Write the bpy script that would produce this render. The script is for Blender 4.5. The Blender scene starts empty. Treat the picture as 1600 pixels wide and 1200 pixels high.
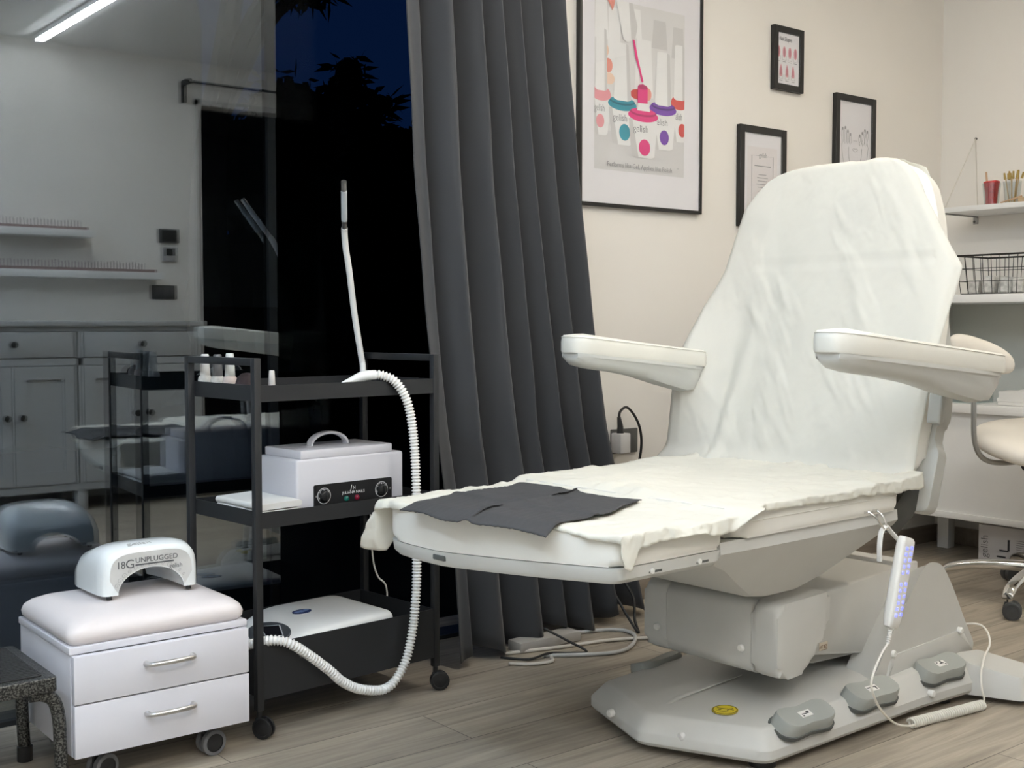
import bpy, bmesh, math, random
from mathutils import Vector, Matrix, noise
random.seed(7)
C = bpy.context.scene.collection
S = bpy.context.scene
R = math.radians
# ---------------------------------------------------------------- camera
cd = bpy.data.cameras.new('camera'); cam = bpy.data.objects.new('camera', cd); C.objects.link(cam)
cam.location = (0, 0, .9); cam.rotation_euler = (R(90) - math.atan(95/1870), 0, R(-38.5))
cd.sensor_width = 36; cd.lens = 36*1870/1600; cd.clip_start = .02
S.camera = cam
# ---------------------------------------------------------------- night sky
w = bpy.data.worlds.new('World'); S.world = w; w.use_nodes = True
nt = w.node_tree; bg = nt.nodes['Background']
tc = nt.nodes.new('ShaderNodeTexCoord'); sx = nt.nodes.new('ShaderNodeSeparateXYZ'); cr = nt.nodes.new('ShaderNodeValToRGB')
cr.color_ramp.elements[0].position = 0.0; cr.color_ramp.elements[0].color = (.0012, .0060, .0235, 1)
cr.color_ramp.elements[1].position = .6; cr.color_ramp.elements[1].color = (.0010, .0036, .0185, 1)
nt.links.new(tc.outputs['Generated'], sx.inputs[0]); nt.links.new(sx.outputs['Z'], cr.inputs[0]); nt.links.new(cr.outputs[0], bg.inputs['Color'])
bg.inputs['Strength'].default_value = 1.0
# ---------------------------------------------------------------- exposure, lamp strengths (ceiling strips and added fill strips use them)
S.view_settings.view_transform = 'Standard'; S.view_settings.look = 'None'
S.view_settings.exposure = 0.40; S.view_settings.gamma = 1.0
COOL, NEUTRAL, WARM = (.66, .82, 1.0), (1.0, .97, .92), (1.0, .90, .74)
LAMP = dict(cool=54, neutral=52, warm=50)
# ---------------------------------------------------------------- materials
MATS = {}
def mat(name, col, rough=.5, metal=0, bump=0, bscale=200, vary=0, vscale=8, spec=.5, emit=None, estr=0, coat=0, sheen=0, bstretch=None):
    if name in MATS: return MATS[name]
    m = bpy.data.materials.new(name); m.use_nodes = True; n = m.node_tree.nodes; l = m.node_tree.links
    b = n['Principled BSDF']
    b.inputs['Base Color'].default_value = (*col, 1); b.inputs['Roughness'].default_value = rough
    b.inputs['Metallic'].default_value = metal; b.inputs['Specular IOR Level'].default_value = spec
    if coat: b.inputs['Coat Weight'].default_value = coat; b.inputs['Coat Roughness'].default_value = .08
    if sheen: b.inputs['Sheen Weight'].default_value = sheen
    if emit: b.inputs['Emission Color'].default_value = (*emit, 1); b.inputs['Emission Strength'].default_value = estr
    t = n.new('ShaderNodeTexCoord'); mp = n.new('ShaderNodeMapping'); l.new(t.outputs['Object'], mp.inputs[0])
    if bstretch: mp.inputs['Scale'].default_value = bstretch
    v = n.new('ShaderNodeTexNoise'); v.inputs['Scale'].default_value = vscale; v.inputs['Detail'].default_value = 4; l.new(mp.outputs[0], v.inputs['Vector'])
    mx = n.new('ShaderNodeMixRGB'); mx.blend_type = 'MULTIPLY'; mx.inputs['Color1'].default_value = (*col, 1)
    rp = n.new('ShaderNodeValToRGB'); a = 1 - (vary or .03)
    rp.color_ramp.elements[0].color = (a, a, a, 1); rp.color_ramp.elements[0].position = .35; rp.color_ramp.elements[1].position = .65
    l.new(v.outputs['Fac'], rp.inputs[0]); l.new(rp.outputs[0], mx.inputs['Color2']); mx.inputs['Fac'].default_value = 1
    l.new(mx.outputs[0], b.inputs['Base Color'])
    if bump:
        nz = n.new('ShaderNodeTexNoise'); nz.inputs['Scale'].default_value = bscale; nz.inputs['Detail'].default_value = 3; l.new(mp.outputs[0], nz.inputs['Vector'])
        bp = n.new('ShaderNodeBump'); bp.inputs['Strength'].default_value = bump; bp.inputs['Distance'].default_value = .002
        l.new(nz.outputs['Fac'], bp.inputs['Height']); l.new(bp.outputs[0], b.inputs['Normal'])
    MATS[name] = m
    return m
def glassy(name, tint, refl, rough=0.0):
    m = bpy.data.materials.new(name); m.use_nodes = True; n = m.node_tree.nodes; l = m.node_tree.links
    n.remove(n['Principled BSDF']); o = n['Material Output']
    a = n.new('ShaderNodeBsdfTransparent'); a.inputs[0].default_value = (*tint, 1)
    g = n.new('ShaderNodeBsdfGlossy'); g.inputs['Roughness'].default_value = rough; g.inputs[0].default_value = (.81, .90, 1, 1)
    x = n.new('ShaderNodeMixShader')
    if refl is None:
        f = n.new('ShaderNodeFresnel'); f.inputs[0].default_value = 1.45; l.new(f.outputs[0], x.inputs[0])
    else: x.inputs[0].default_value = refl
    l.new(a.outputs[0], x.inputs[1]); l.new(g.outputs[0], x.inputs[2]); l.new(x.outputs[0], o.inputs[0])
    MATS[name] = m
    return m
def sheetmat(name, col, thin, bump=.16):
    m = bpy.data.materials.new(name); m.use_nodes = True; n = m.node_tree.nodes; l = m.node_tree.links
    b = n['Principled BSDF']; o = n['Material Output']
    b.inputs['Roughness'].default_value = .85; b.inputs['Base Color'].default_value = (*col, 1); b.inputs['Specular IOR Level'].default_value = .2
    tl = n.new('ShaderNodeBsdfTranslucent'); tl.inputs[0].default_value = (*col, 1)
    tr = n.new('ShaderNodeBsdfTransparent')
    t = n.new('ShaderNodeTexCoord')
    nz = n.new('ShaderNodeTexNoise'); nz.inputs['Scale'].default_value = 420; nz.inputs['Detail'].default_value = 4; l.new(t.outputs['Object'], nz.inputs['Vector'])
    n2 = n.new('ShaderNodeTexNoise'); n2.inputs['Scale'].default_value = 16; n2.inputs['Detail'].default_value = 4; n2.inputs['Distortion'].default_value = .6
    mp = n.new('ShaderNodeMapping'); mp.inputs['Scale'].default_value = (1, 1, .35); l.new(t.outputs['Object'], mp.inputs[0]); l.new(mp.outputs[0], n2.inputs['Vector'])
    ad = n.new('ShaderNodeMath'); ad.operation = 'MULTIPLY_ADD'; ad.inputs[1].default_value = .12; l.new(nz.outputs['Fac'], ad.inputs[0]); l.new(n2.outputs['Fac'], ad.inputs[2])
    bp = n.new('ShaderNodeBump'); bp.inputs['Strength'].default_value = bump; bp.inputs['Distance'].default_value = .003
    l.new(ad.outputs[0], bp.inputs['Height']); l.new(bp.outputs[0], b.inputs['Normal'])
    m1 = n.new('ShaderNodeMixShader'); m1.inputs[0].default_value = .25; l.new(b.outputs[0], m1.inputs[1]); l.new(tl.outputs[0], m1.inputs[2])
    m2 = n.new('ShaderNodeMixShader'); m2.inputs[0].default_value = thin; l.new(m1.outputs[0], m2.inputs[1]); l.new(tr.outputs[0], m2.inputs[2])
    l.new(m2.outputs[0], o.inputs[0])
    MATS[name] = m
    return m
def floormat():
    m = bpy.data.materials.new('floor'); m.use_nodes = True; n = m.node_tree.nodes; l = m.node_tree.links; b = n['Principled BSDF']
    t = n.new('ShaderNodeTexCoord')
    bk = n.new('ShaderNodeTexBrick'); bk.inputs['Scale'].default_value = 1; bk.inputs['Brick Width'].default_value = 1.28; bk.inputs['Row Height'].default_value = .19
    bk.inputs['Mortar Size'].default_value = .0012; bk.inputs['Mortar Smooth'].default_value = .2; bk.offset = .37
    bk.inputs['Color1'].default_value = (.445, .395, .322, 1); bk.inputs['Color2'].default_value = (.36, .315, .256, 1); bk.inputs['Mortar'].default_value = (.10, .085, .07, 1)
    l.new(t.outputs['Object'], bk.inputs['Vector'])
    mp = n.new('ShaderNodeMapping'); mp.inputs['Scale'].default_value = (1.1, 17, 1); l.new(t.outputs['Object'], mp.inputs[0])
    nz = n.new('ShaderNodeTexNoise'); nz.inputs['Scale'].default_value = 2.2; nz.inputs['Detail'].default_value = 9; nz.inputs['Roughness'].default_value = .62; nz.inputs['Distortion'].default_value = .7; l.new(mp.outputs[0], nz.inputs['Vector'])
    rp = n.new('ShaderNodeValToRGB'); rp.color_ramp.elements[0].position = .28; rp.color_ramp.elements[0].color = (.56, .54, .52, 1); rp.color_ramp.elements[1].position = .72; rp.color_ramp.elements[1].color = (1.18, 1.17, 1.15, 1)
    l.new(nz.outputs['Fac'], rp.inputs[0])
    mx = n.new('ShaderNodeMixRGB'); mx.blend_type = 'MULTIPLY'; mx.inputs[0].default_value = 1; l.new(bk.outputs[0], mx.inputs[1]); l.new(rp.outputs[0], mx.inputs[2]); l.new(mx.outputs[0], b.inputs['Base Color'])
    b.inputs['Roughness'].default_value = .42; b.inputs['Specular IOR Level'].default_value = .35
    bp = n.new('ShaderNodeBump'); bp.inputs['Strength'].default_value = .12; bp.inputs['Distance'].default_value = .001; l.new(nz.outputs['Fac'], bp.inputs['Height']); l.new(bp.outputs[0], b.inputs['Normal'])
    return m
def hammered():
    m = mat('hammered_metal', (.085, .085, .085), .35, metal=.75); n = m.node_tree.nodes; l = m.node_tree.links; b = n['Principled BSDF']
    t = n.new('ShaderNodeTexCoord'); v = n.new('ShaderNodeTexVoronoi'); v.inputs['Scale'].default_value = 330; l.new(t.outputs['Object'], v.inputs['Vector'])
    nz = n.new('ShaderNodeTexNoise'); nz.inputs['Scale'].default_value = 260; l.new(t.outputs['Object'], nz.inputs['Vector'])
    rp = n.new('ShaderNodeValToRGB'); rp.color_ramp.elements[0].position = .45; rp.color_ramp.elements[0].color = (.035, .035, .034, 1); rp.color_ramp.elements[1].position = .60; rp.color_ramp.elements[1].color = (.17, .17, .16, 1)
    l.new(nz.outputs['Fac'], rp.inputs[0]); l.new(rp.outputs[0], b.inputs['Base Color'])
    bp = n.new('ShaderNodeBump'); bp.inputs['Strength'].default_value = .6; bp.inputs['Distance'].default_value = .002; l.new(nz.outputs['Fac'], bp.inputs['Height']); l.new(bp.outputs[0], b.inputs['Normal'])
    return m
# ---------------------------------------------------------------- mesh helpers
def NB(): return bmesh.new()
def box(bm, lo, hi, bev=0, seg=2, mi=0):
    vs = [bm.verts.new((x, y, z)) for x in (lo[0], hi[0]) for y in (lo[1], hi[1]) for z in (lo[2], hi[2])]
    F = [(0,1,3,2),(4,6,7,5),(0,4,5,1),(2,3,7,6),(0,2,6,4),(1,5,7,3)]
    fs = [bm.faces.new([vs[i] for i in f]) for f in F]
    for f in fs: f.material_index = mi
    if bev:
        es = list({e for f in fs for e in f.edges})
        bmesh.ops.bevel(bm, geom=es, offset=bev, segments=seg, profile=.5, affect='EDGES')
    return vs
def prism(bm, pts, z0, z1, bev=0, seg=3, mi=0, bevbot=True):
    a = [bm.verts.new((p[0], p[1], z0)) for p in pts]; b = [bm.verts.new((p[0], p[1], z1)) for p in pts]
    n = len(pts); fs = [bm.faces.new(a[::-1]), bm.faces.new(b)]
    for i in range(n): fs.append(bm.faces.new((a[i], a[(i+1) % n], b[(i+1) % n], b[i])))
    for f in fs: f.material_index = mi
    if bev:
        es = list(fs[1].edges) + (list(fs[0].edges) if bevbot else [])
        bmesh.ops.bevel(bm, geom=es, offset=bev, segments=seg, profile=.5, affect='EDGES')
def loft(bm, rings, cap=True, closed=True, mi=0):
    vr = [[bm.verts.new(p) for p in r] for r in rings]; n = len(rings[0])
    for i in range(len(vr)-1):
        for j in range(n if closed else n-1):
            f = bm.faces.new((vr[i][j], vr[i][(j+1) % n], vr[i+1][(j+1) % n], vr[i+1][j])); f.material_index = mi
    if cap and closed:
        for r in (vr[0][::-1], vr[-1]):
            f = bm.faces.new(r); f.material_index = mi
    return vr
def smooth_pts(pts, n):
    P = [Vector(p) for p in pts]; P = [P[0]*2-P[1]] + P + [P[-1]*2-P[-2]]; out = []
    for i in range(1, len(P)-2):
        for k in range(n):
            t = k/n; a, b, c, d = P[i-1:i+3]
            out.append(.5*((2*b)+(c-a)*t+(2*a-5*b+4*c-d)*t*t+(3*b-a-3*c+d)*t**3))
    out.append(P[-2]); return out
def tube(bm, pts, r, seg=12, mi=0, cap=True):
    P = [Vector(p) for p in pts]; rad = r if isinstance(r, (list, tuple)) else [r]*len(P)
    rings = []; nrm = None
    for i, p in enumerate(P):
        t = (P[min(i+1, len(P)-1)] - P[max(i-1, 0)]).normalized()
        if nrm is None: nrm = t.orthogonal().normalized()
        else:
            nrm = nrm - t*nrm.dot(t)
            nrm = nrm.normalized() if nrm.length > 1e-6 else t.orthogonal().normalized()
        b = t.cross(nrm)
        rings.append([p + (nrm*math.cos(a)+b*math.sin(a))*rad[i] for a in [2*math.pi*k/seg for k in range(seg)]])
    loft(bm, rings, cap, mi=mi)
def lathe(bm, prof, c=(0,0,0), axis='z', seg=24, mi=0, cap=True):
    def pt(r, h, a):
        x, y = r*math.cos(a), r*math.sin(a)
        return {'z': (c[0]+x, c[1]+y, c[2]+h), 'x': (c[0]+h, c[1]+x, c[2]+y), 'y': (c[0]+y, c[1]+h, c[2]+x)}[axis]
    loft(bm, [[pt(max(r, 1e-5), h, 2*math.pi*k/seg) for k in range(seg)] for r, h in prof], cap, mi=mi)
def rrect(x0, y0, x1, y1, r, n=5):
    out = []
    for cx, cy, a0 in ((x1-r, y1-r, 0), (x0+r, y1-r, 90), (x0+r, y0+r, 180), (x1-r, y0+r, 270)):
        for k in range(n+1):
            a = R(a0+90*k/n); out.append((cx+r*math.cos(a), cy+r*math.sin(a)))
    return out
def roundpoly(pts, rad, n=5):
    out = []; N = len(pts)
    for i, p in enumerate(pts):
        p = Vector(p[:2]); a = Vector(pts[i-1][:2]); b = Vector(pts[(i+1) % N][:2])
        r = rad[i] if isinstance(rad, (list, tuple)) else rad
        if r <= 0: out.append(tuple(p)); continue
        d1 = (a-p); d2 = (b-p); q1 = p+d1.normalized()*min(r, d1.length*.45); q2 = p+d2.normalized()*min(r, d2.length*.45)
        for k in range(n+1):
            t = k/n; out.append(tuple((1-t)**2*q1+2*t*(1-t)*p+t*t*q2))
    return out
def text(bm, s, size, frame, depth=.0004, mi=0, align='LEFT', xs=1.0, shear=0):
    c = bpy.data.curves.new('t', 'FONT'); c.body = s; c.size = size; c.extrude = depth; c.align_x = align; c.resolution_u = 3; c.shear = shear
    o = bpy.data.objects.new('t', c); C.objects.link(o)
    dg = bpy.context.evaluated_depsgraph_get(); me = bpy.data.meshes.new_from_object(o.evaluated_get(dg))
    k = len(bm.verts); kf = len(bm.faces)
    bm.from_mesh(me); bm.verts.ensure_lookup_table(); bm.faces.ensure_lookup_table()
    M = frame @ Matrix.Diagonal((xs, 1, 1, 1))
    for v in bm.verts[k:]: v.co = M @ v.co
    for f in bm.faces[kf:]: f.material_index = mi
    bpy.data.objects.remove(o); bpy.data.curves.remove(c); bpy.data.meshes.remove(me)
def frame(o, x, z):
    x = Vector(x).normalized(); z = Vector(z); z = (z - x*z.dot(x)).normalized(); y = z.cross(x)
    return Matrix(((x.x, y.x, z.x, o[0]), (x.y, y.y, z.y, o[1]), (x.z, y.z, z.z, o[2]), (0, 0, 0, 1)))
def xf(bm, M):
    for v in bm.verts: v.co = M @ v.co
OFF = Vector((0, 0, 0))   # builder coordinates of the current thing's base
def obj(name, bm, mats, parent=None, smooth=40, sub=0, solid=0, label=None):
    bmesh.ops.remove_doubles(bm, verts=bm.verts, dist=1e-6)
    bmesh.ops.recalc_face_normals(bm, faces=bm.faces)
    me = bpy.data.meshes.new(name)
    if parent is not None:
        for v in bm.verts: v.co -= OFF
    else:
        lo = Vector([min(v.co[i] for v in bm.verts) for i in range(3)]); hi = Vector([max(v.co[i] for v in bm.verts) for i in range(3)])
        o0 = Vector(((lo.x+hi.x)/2, (lo.y+hi.y)/2, lo.z))
        for v in bm.verts: v.co -= o0
    bm.to_mesh(me); bm.free()
    for m in (mats if isinstance(mats, (list, tuple)) else [mats]): me.materials.append(m)
    if smooth is not None:
        me.polygons.foreach_set('use_smooth', [True]*len(me.polygons))
        if smooth < 180: me.set_sharp_from_angle(angle=R(smooth))
    o = bpy.data.objects.new(name, me); C.objects.link(o)
    if parent is not None: o.parent = parent
    else: o.location = o0
    if solid:
        s = o.modifiers.new('solid', 'SOLIDIFY'); s.thickness = solid; s.offset = 0
    if sub:
        s = o.modifiers.new('sub', 'SUBSURF'); s.levels = sub; s.render_levels = sub
    if label: o['label'] = label
    return o
def thing(name, label, cat, base, rz=0, group=None, origin=None):
    """Empty at the thing's base; parts are then built in coordinates where `origin` (default = base) is that point."""
    global OFF
    o = bpy.data.objects.new(name, None); C.objects.link(o); o.empty_display_size = .05
    o.location = base; o.rotation_euler = (0, 0, rz); o['label'] = label; o['category'] = cat
    if group: o['group'] = group
    OFF = Vector(origin if origin is not None else base)
    return o
def tag(o, label, cat, group=None, kind=None):
    if label: o['label'] = label; o['category'] = cat
    if group: o['group'] = group
    if kind: o['kind'] = kind
    return o
def struct(name, bm, m, smooth=40):
    o = obj(name, bm, m, None, smooth); o['kind'] = 'structure'; return o
def copy_tree(o, parent=None):
    c = o.copy(); C.objects.link(c)
    if parent is not None: c.parent = parent
    for ch in list(o.children): copy_tree(ch, c)
    return c
# palette
wallm = mat('wall_paint', (.80, .77, .72), .75, bump=.12, bscale=900, vary=.02, vscale=3)
ceilm = mat('ceiling_paint', (.80, .79, .77), .8)
white = mat('white_lacquer', (.80, .80, .79), .38)
lilac = mat('white_board', (.68, .67, .71), .35, vary=.02)
vinyl = mat('white_vinyl', (.82, .80, .74), .48, bump=.10, bscale=700)
pinkv = mat('blush_vinyl', (.76, .70, .69), .42, bump=.08, bscale=600)
armv = mat('arm_vinyl', (.78, .76, .69), .45, bump=.08, bscale=700)
greyp = mat('light_grey_plastic', (.60, .595, .565), .42, bump=.06, bscale=1200)
shellp = mat('shell_plastic', (.60, .60, .57), .40, bump=.05, bscale=1200)
pedalp = mat('pedal_plastic', (.36, .375, .35), .45)
darkp = mat('black_plastic', (.012, .012, .013), .42)
blackm = mat('black_steel', (.018, .019, .021), .42, bump=.05, bscale=900)
chrome = mat('chrome', (.78, .77, .75), .12, metal=1)
steel = mat('brushed_steel', (.62, .61, .60), .28, metal=1)
rubber = mat('grey_rubber', (.16, .16, .165), .6)
whitep = mat('white_plastic', (.82, .81, .78), .35)
blackfr = mat('black_frame', (.010, .010, .010), .45)
inkm = mat('ink', (.05, .05, .055), .7)
greyink = mat('grey_ink', (.22, .22, .23), .7)
paper = mat('paper', (.78, .76, .78), .75)
# ================================================================ the setting
CEIL, WALL, OPP, RIGHT, LEFT = 2.31, 2.77, -.66, 4.446, -1.4
bm = NB(); box(bm, (LEFT-.1, OPP-.1, -.05), (RIGHT+.1, WALL+.2, 0)); fl = struct('floor', bm, floormat())
bm = NB(); box(bm, (LEFT-.1, OPP-.1, CEIL), (RIGHT+.1, WALL+.2, CEIL+.1)); struct('ceiling', bm, ceilm)
bm = NB(); box(bm, (2.24, WALL, 0), (RIGHT+.1, WALL+.2, CEIL)); struct('wall_back', bm, wallm)
bm = NB(); box(bm, (RIGHT, OPP-.1, 0), (RIGHT+.1, WALL, CEIL)); struct('wall_right', bm, wallm)
bm = NB(); box(bm, (LEFT-.1, OPP, 0), (LEFT, WALL+.2, CEIL)); struct('wall_left', bm, wallm)
DX0, DX1, DZ = 2.735, 3.62, 2.115
bm = NB(); box(bm, (LEFT-.1, OPP-.12, 0), (DX0, OPP, CEIL)); box(bm, (DX1, OPP-.12, 0), (RIGHT+.1, OPP, CEIL)); box(bm, (DX0, OPP-.12, DZ), (DX1, OPP, CEIL)); struct('wall_front', bm, wallm)
# unlit room behind the doorway
dk = mat('unlit_room_tone', (.10, .12, .125), .8)  # dark of the unlit room is put into this colour
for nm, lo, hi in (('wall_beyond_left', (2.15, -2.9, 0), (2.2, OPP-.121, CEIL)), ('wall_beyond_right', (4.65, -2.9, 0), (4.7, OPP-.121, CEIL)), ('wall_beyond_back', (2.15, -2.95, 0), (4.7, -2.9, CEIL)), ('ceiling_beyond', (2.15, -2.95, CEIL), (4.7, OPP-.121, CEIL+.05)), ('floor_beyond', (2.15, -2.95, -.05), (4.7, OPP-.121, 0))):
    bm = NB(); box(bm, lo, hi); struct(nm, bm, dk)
jm = mat('door_jamb', (.62, .60, .57), .5)
bm = NB(); box(bm, (DX0, OPP-.12, 0), (DX0+.03, OPP+.012, DZ)); box(bm, (DX1-.03, OPP-.12, 0), (DX1, OPP+.012, DZ)); box(bm, (DX0, OPP-.12, DZ-.03), (DX1, OPP+.012, DZ)); struct('trim_1', bm, jm)
skm = mat('skirting_wood', (.30, .255, .21), .5, vary=.25, vscale=3, bstretch=(1, 14, 14))
bm = NB(); box(bm, (2.26, WALL-.014, 0), (RIGHT, WALL, .07), .003); struct('baseboard_back', bm, skm)
bm = NB(); box(bm, (RIGHT-.014, OPP, 0), (RIGHT, WALL-.014, .07), .003); struct('baseboard_right', bm, skm)
# glazing: two leaves, each a sealed double pane of 4 mm sheets 18 mm apart
g1 = glassy('glass_mirroring', (.97, .985, .98), .175)
g2 = glassy('glass_clear', (.985, .99, .99), .0045)
g0 = glassy('glass_inner_face', (.985, .99, .99), 0.0)
LEAF = 1.44
def leaf(name, x0, x1, y, m):
    bm = NB(); box(bm, (x0, y, .012), (x1, y+.004, CEIL)); box(bm, (x0, y+.020, .012), (x1, y+.024, CEIL))
    bm.normal_update(); bmesh.ops.recalc_face_normals(bm, faces=bm.faces)
    for f in bm.faces: f.material_index = 0 if f.normal.y < -.9 else 1
    struct(name, bm, [m, g0], None)
leaf('window_1', LEFT, LEAF, WALL, g1)
leaf('window_2', LEAF-.02, 2.24, WALL+.034, g2)
em = mat('glass_spacer', (.012, .013, .014), .9, spec=0)
bm = NB(); box(bm, (LEAF-.022, WALL+.005, .012), (LEAF-.0005, WALL+.019, CEIL)); struct('trim_2', bm, em)
bm = NB(); box(bm, (LEFT, WALL-.01, 0), (2.24, WALL+.07, .0115)); struct('trim_3', bm, blackm)
# outside: dark terrace and trees against the dusk sky
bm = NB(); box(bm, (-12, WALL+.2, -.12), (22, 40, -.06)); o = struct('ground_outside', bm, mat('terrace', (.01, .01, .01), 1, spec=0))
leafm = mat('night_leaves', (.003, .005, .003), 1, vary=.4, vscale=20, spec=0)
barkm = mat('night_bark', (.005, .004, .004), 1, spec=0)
def tree(base, h, blobs, n, size, label, seed):
    rnd = random.Random(seed)
    t = thing('tree', label, 'tree', base, 0, 'dark trees outside the window')
    bm = NB(); cx, cy = base[0], base[1]
    top = (cx+.15, cy, h*.92); mid = (cx-.08, cy, h*.5); tube(bm, smooth_pts([base, mid, top], 6), [.16-.13*i/12 for i in range(13)], 8)
    for b in blobs: tube(bm, smooth_pts([(cx-.05, cy, min(h*.6, b[2]*.8)), ((cx+b[0])/2, (cy+b[1])/2, b[2]*.93), (b[0], b[1], b[2])], 4), [.06-.04*i/8 for i in range(9)], 6)
    obj('trunk', bm, barkm, t)
    bm = NB()
    for b in blobs:
        for e in range(1):
            rr = []
            for i in range(9):
                la = -math.pi/2+math.pi*i/8; rr.append([(b[0]+b[3]*.8*math.cos(la)*math.cos(lo), b[1]+b[3]*.8*math.cos(la)*math.sin(lo), b[2]+b[3]*b[4]*.8*math.sin(la)) for lo in [2*math.pi*q/14 for q in range(14)]])
            loft(bm, rr)
        for k in range(int(n*b[3]) if len(b) == 5 else 0):
            d = Vector((rnd.gauss(0, 1), rnd.gauss(0, 1), rnd.gauss(0, 1))).normalized()*(.7+.35*rnd.random())
            p = Vector((b[0]+d.x*b[3], b[1]+d.y*b[3], b[2]+d.z*b[3]*b[4]))
            a = Vector((rnd.gauss(0, 1), rnd.gauss(0, 1), rnd.gauss(0, .7)-.5)).normalized(); s = a.orthogonal().normalized(); L = size*(.6+rnd.random()*.8); W = L*.24
            q = [bm.verts.new(p+v) for v in (a*0, a*L*.4+s*W, a*L, a*L*.4-s*W)]
            bm.faces.new(q)
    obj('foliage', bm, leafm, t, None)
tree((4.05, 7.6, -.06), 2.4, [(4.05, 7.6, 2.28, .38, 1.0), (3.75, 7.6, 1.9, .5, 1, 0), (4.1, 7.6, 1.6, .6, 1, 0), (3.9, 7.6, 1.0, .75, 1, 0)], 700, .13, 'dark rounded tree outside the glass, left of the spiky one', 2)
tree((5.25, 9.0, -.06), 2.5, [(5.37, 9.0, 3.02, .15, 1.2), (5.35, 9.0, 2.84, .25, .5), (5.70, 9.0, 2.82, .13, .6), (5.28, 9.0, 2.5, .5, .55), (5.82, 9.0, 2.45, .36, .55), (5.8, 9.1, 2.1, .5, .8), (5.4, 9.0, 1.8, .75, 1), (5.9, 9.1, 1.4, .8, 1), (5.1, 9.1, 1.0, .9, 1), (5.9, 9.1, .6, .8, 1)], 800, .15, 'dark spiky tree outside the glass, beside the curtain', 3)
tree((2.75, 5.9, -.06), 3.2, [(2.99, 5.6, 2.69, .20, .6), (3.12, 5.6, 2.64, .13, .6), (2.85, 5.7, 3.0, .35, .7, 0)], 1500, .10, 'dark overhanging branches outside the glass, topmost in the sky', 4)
bm = NB(); rr = []
for i in range(25):
    x = -4.5+8.55*i/24; e = math.sin(math.pi*min(1, max(0, (i+.3)/24.6)))**.35
    rr.append([(x, 9.3+(.9*math.cos(a)+.12*math.sin(5*a+i))*e, max(-.06, 2.1+(2.6*math.sin(a)+.22*math.sin(4*a+i*1.7))*(.55+.45*e))) for a in [2*math.pi*k/20 for k in range(20)]])
loft(bm, rr); tag(obj('sky_blocker', bm, leafm), 'tall dark mass added outside to block the sky behind the mirroring left pane', 'sky_blocker')  # added to keep sky glow out of the mirrored view
# ceiling strips, with unseen ones added as fill
def strip(x, y0, y1, kind, label, along='y'):
    if along == 'x': return strip_x(x, y0, y1, kind, label)
    t = thing('ceiling_light', label, 'light', (x, (y0+y1)/2, CEIL), 0, 'linear ceiling lights')
    bm = NB(); box(bm, (x-.024, y0, CEIL-.022), (x+.024, y1, CEIL), .003); obj('housing', bm, white, t)
    col = dict(cool=COOL, neutral=NEUTRAL, warm=WARM)[kind]
    bm = NB(); box(bm, (x-.019, y0+.012, CEIL-.032), (x+.019, y1-.012, CEIL-.0225)); obj('diffuser', bm, mat('lamp_'+kind, (.9, .9, .9), .5, emit=col, estr=LAMP[kind]), t)
def strip_x(y, x0, x1, kind, label):
    t = thing('ceiling_light', label, 'light', ((x0+x1)/2, y, CEIL), 0, 'linear ceiling lights')
    bm = NB(); box(bm, (x0, y-.024, CEIL-.022), (x1, y+.024, CEIL), .003); obj('housing', bm, white, t)
    bm = NB(); box(bm, (x0+.012, y-.019, CEIL-.032), (x1-.012, y+.019, CEIL-.0225)); obj('diffuser', bm, MATS['lamp_'+kind], t)
strip(.35, -.2, 2.2, 'cool', 'long cool white strip light on the ceiling over the window side')
strip(-.5, -.3, 2.2, 'cool', 'long cool white fill strip added unseen on the ceiling, farthest from the reclining chair')  # extra strip out of view, added to brighten the bed and lower parts
strip(1.885, -.52, 2.3, 'neutral', 'long white strip light on the ceiling over the trolley')
strip(-.40, -1.0, 1.4, 'neutral', 'unseen white fill strip added on the ceiling along the wall behind the viewer', 'x')  # front fill, added out of view to light the chair's near side
strip(3.3, .62, 2.05, 'warm', 'warm white strip light on the ceiling over the reclining chair')
# things along the opposite wall (seen in the glass)
YF = -.21
sbm = mat('sideboard_paint', (.50, .505, .50), .45)
t = thing('sideboard', 'pale grey painted sideboard with panelled doors and dark knobs, mirrored in the glass', 'sideboard', (1.65, -.43, 0))
bm = NB()
box(bm, (.74, OPP+.005, .12), (.765, YF, .885)); box(bm, (2.535, OPP+.005, .12), (2.56, YF, .885)); box(bm, (.765, OPP+.005, .12), (2.535, OPP+.02, .885)); box(bm, (.765, OPP+.02, .10), (2.535, YF, .135)); box(bm, (.765, OPP+.02, .70), (2.535, YF, .735)); box(bm, (.765, OPP+.02, .862), (2.535, YF, .885))
for x in (1.335, 1.945): box(bm, (x-.012, OPP+.02, .135), (x+.012, YF, .862))
obj('body', bm, sbm, t)
bm = NB(); box(bm, (.72, OPP+.003, .885), (2.58, YF+.022, .912), .006); obj('top', bm, sbm, t)
for x in (.78, 2.52, 1.335, 1.945):
    for y in (OPP+.04, YF-.03):
        bm = NB(); box(bm, (x-.025, y-.025, 0), (x+.025, y+.025, .10), .004); obj('leg', bm, sbm, t)
def knob(x, z, par):
    bm = NB(); lathe(bm, [(.006, 0), (.006, .012), (.015, .016), (.016, .024), (.009, .029)], (x, YF+.006, z), 'y', 14); obj('knob', bm, mat('dark_knob', (.03, .028, .026), .35), par)
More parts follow.
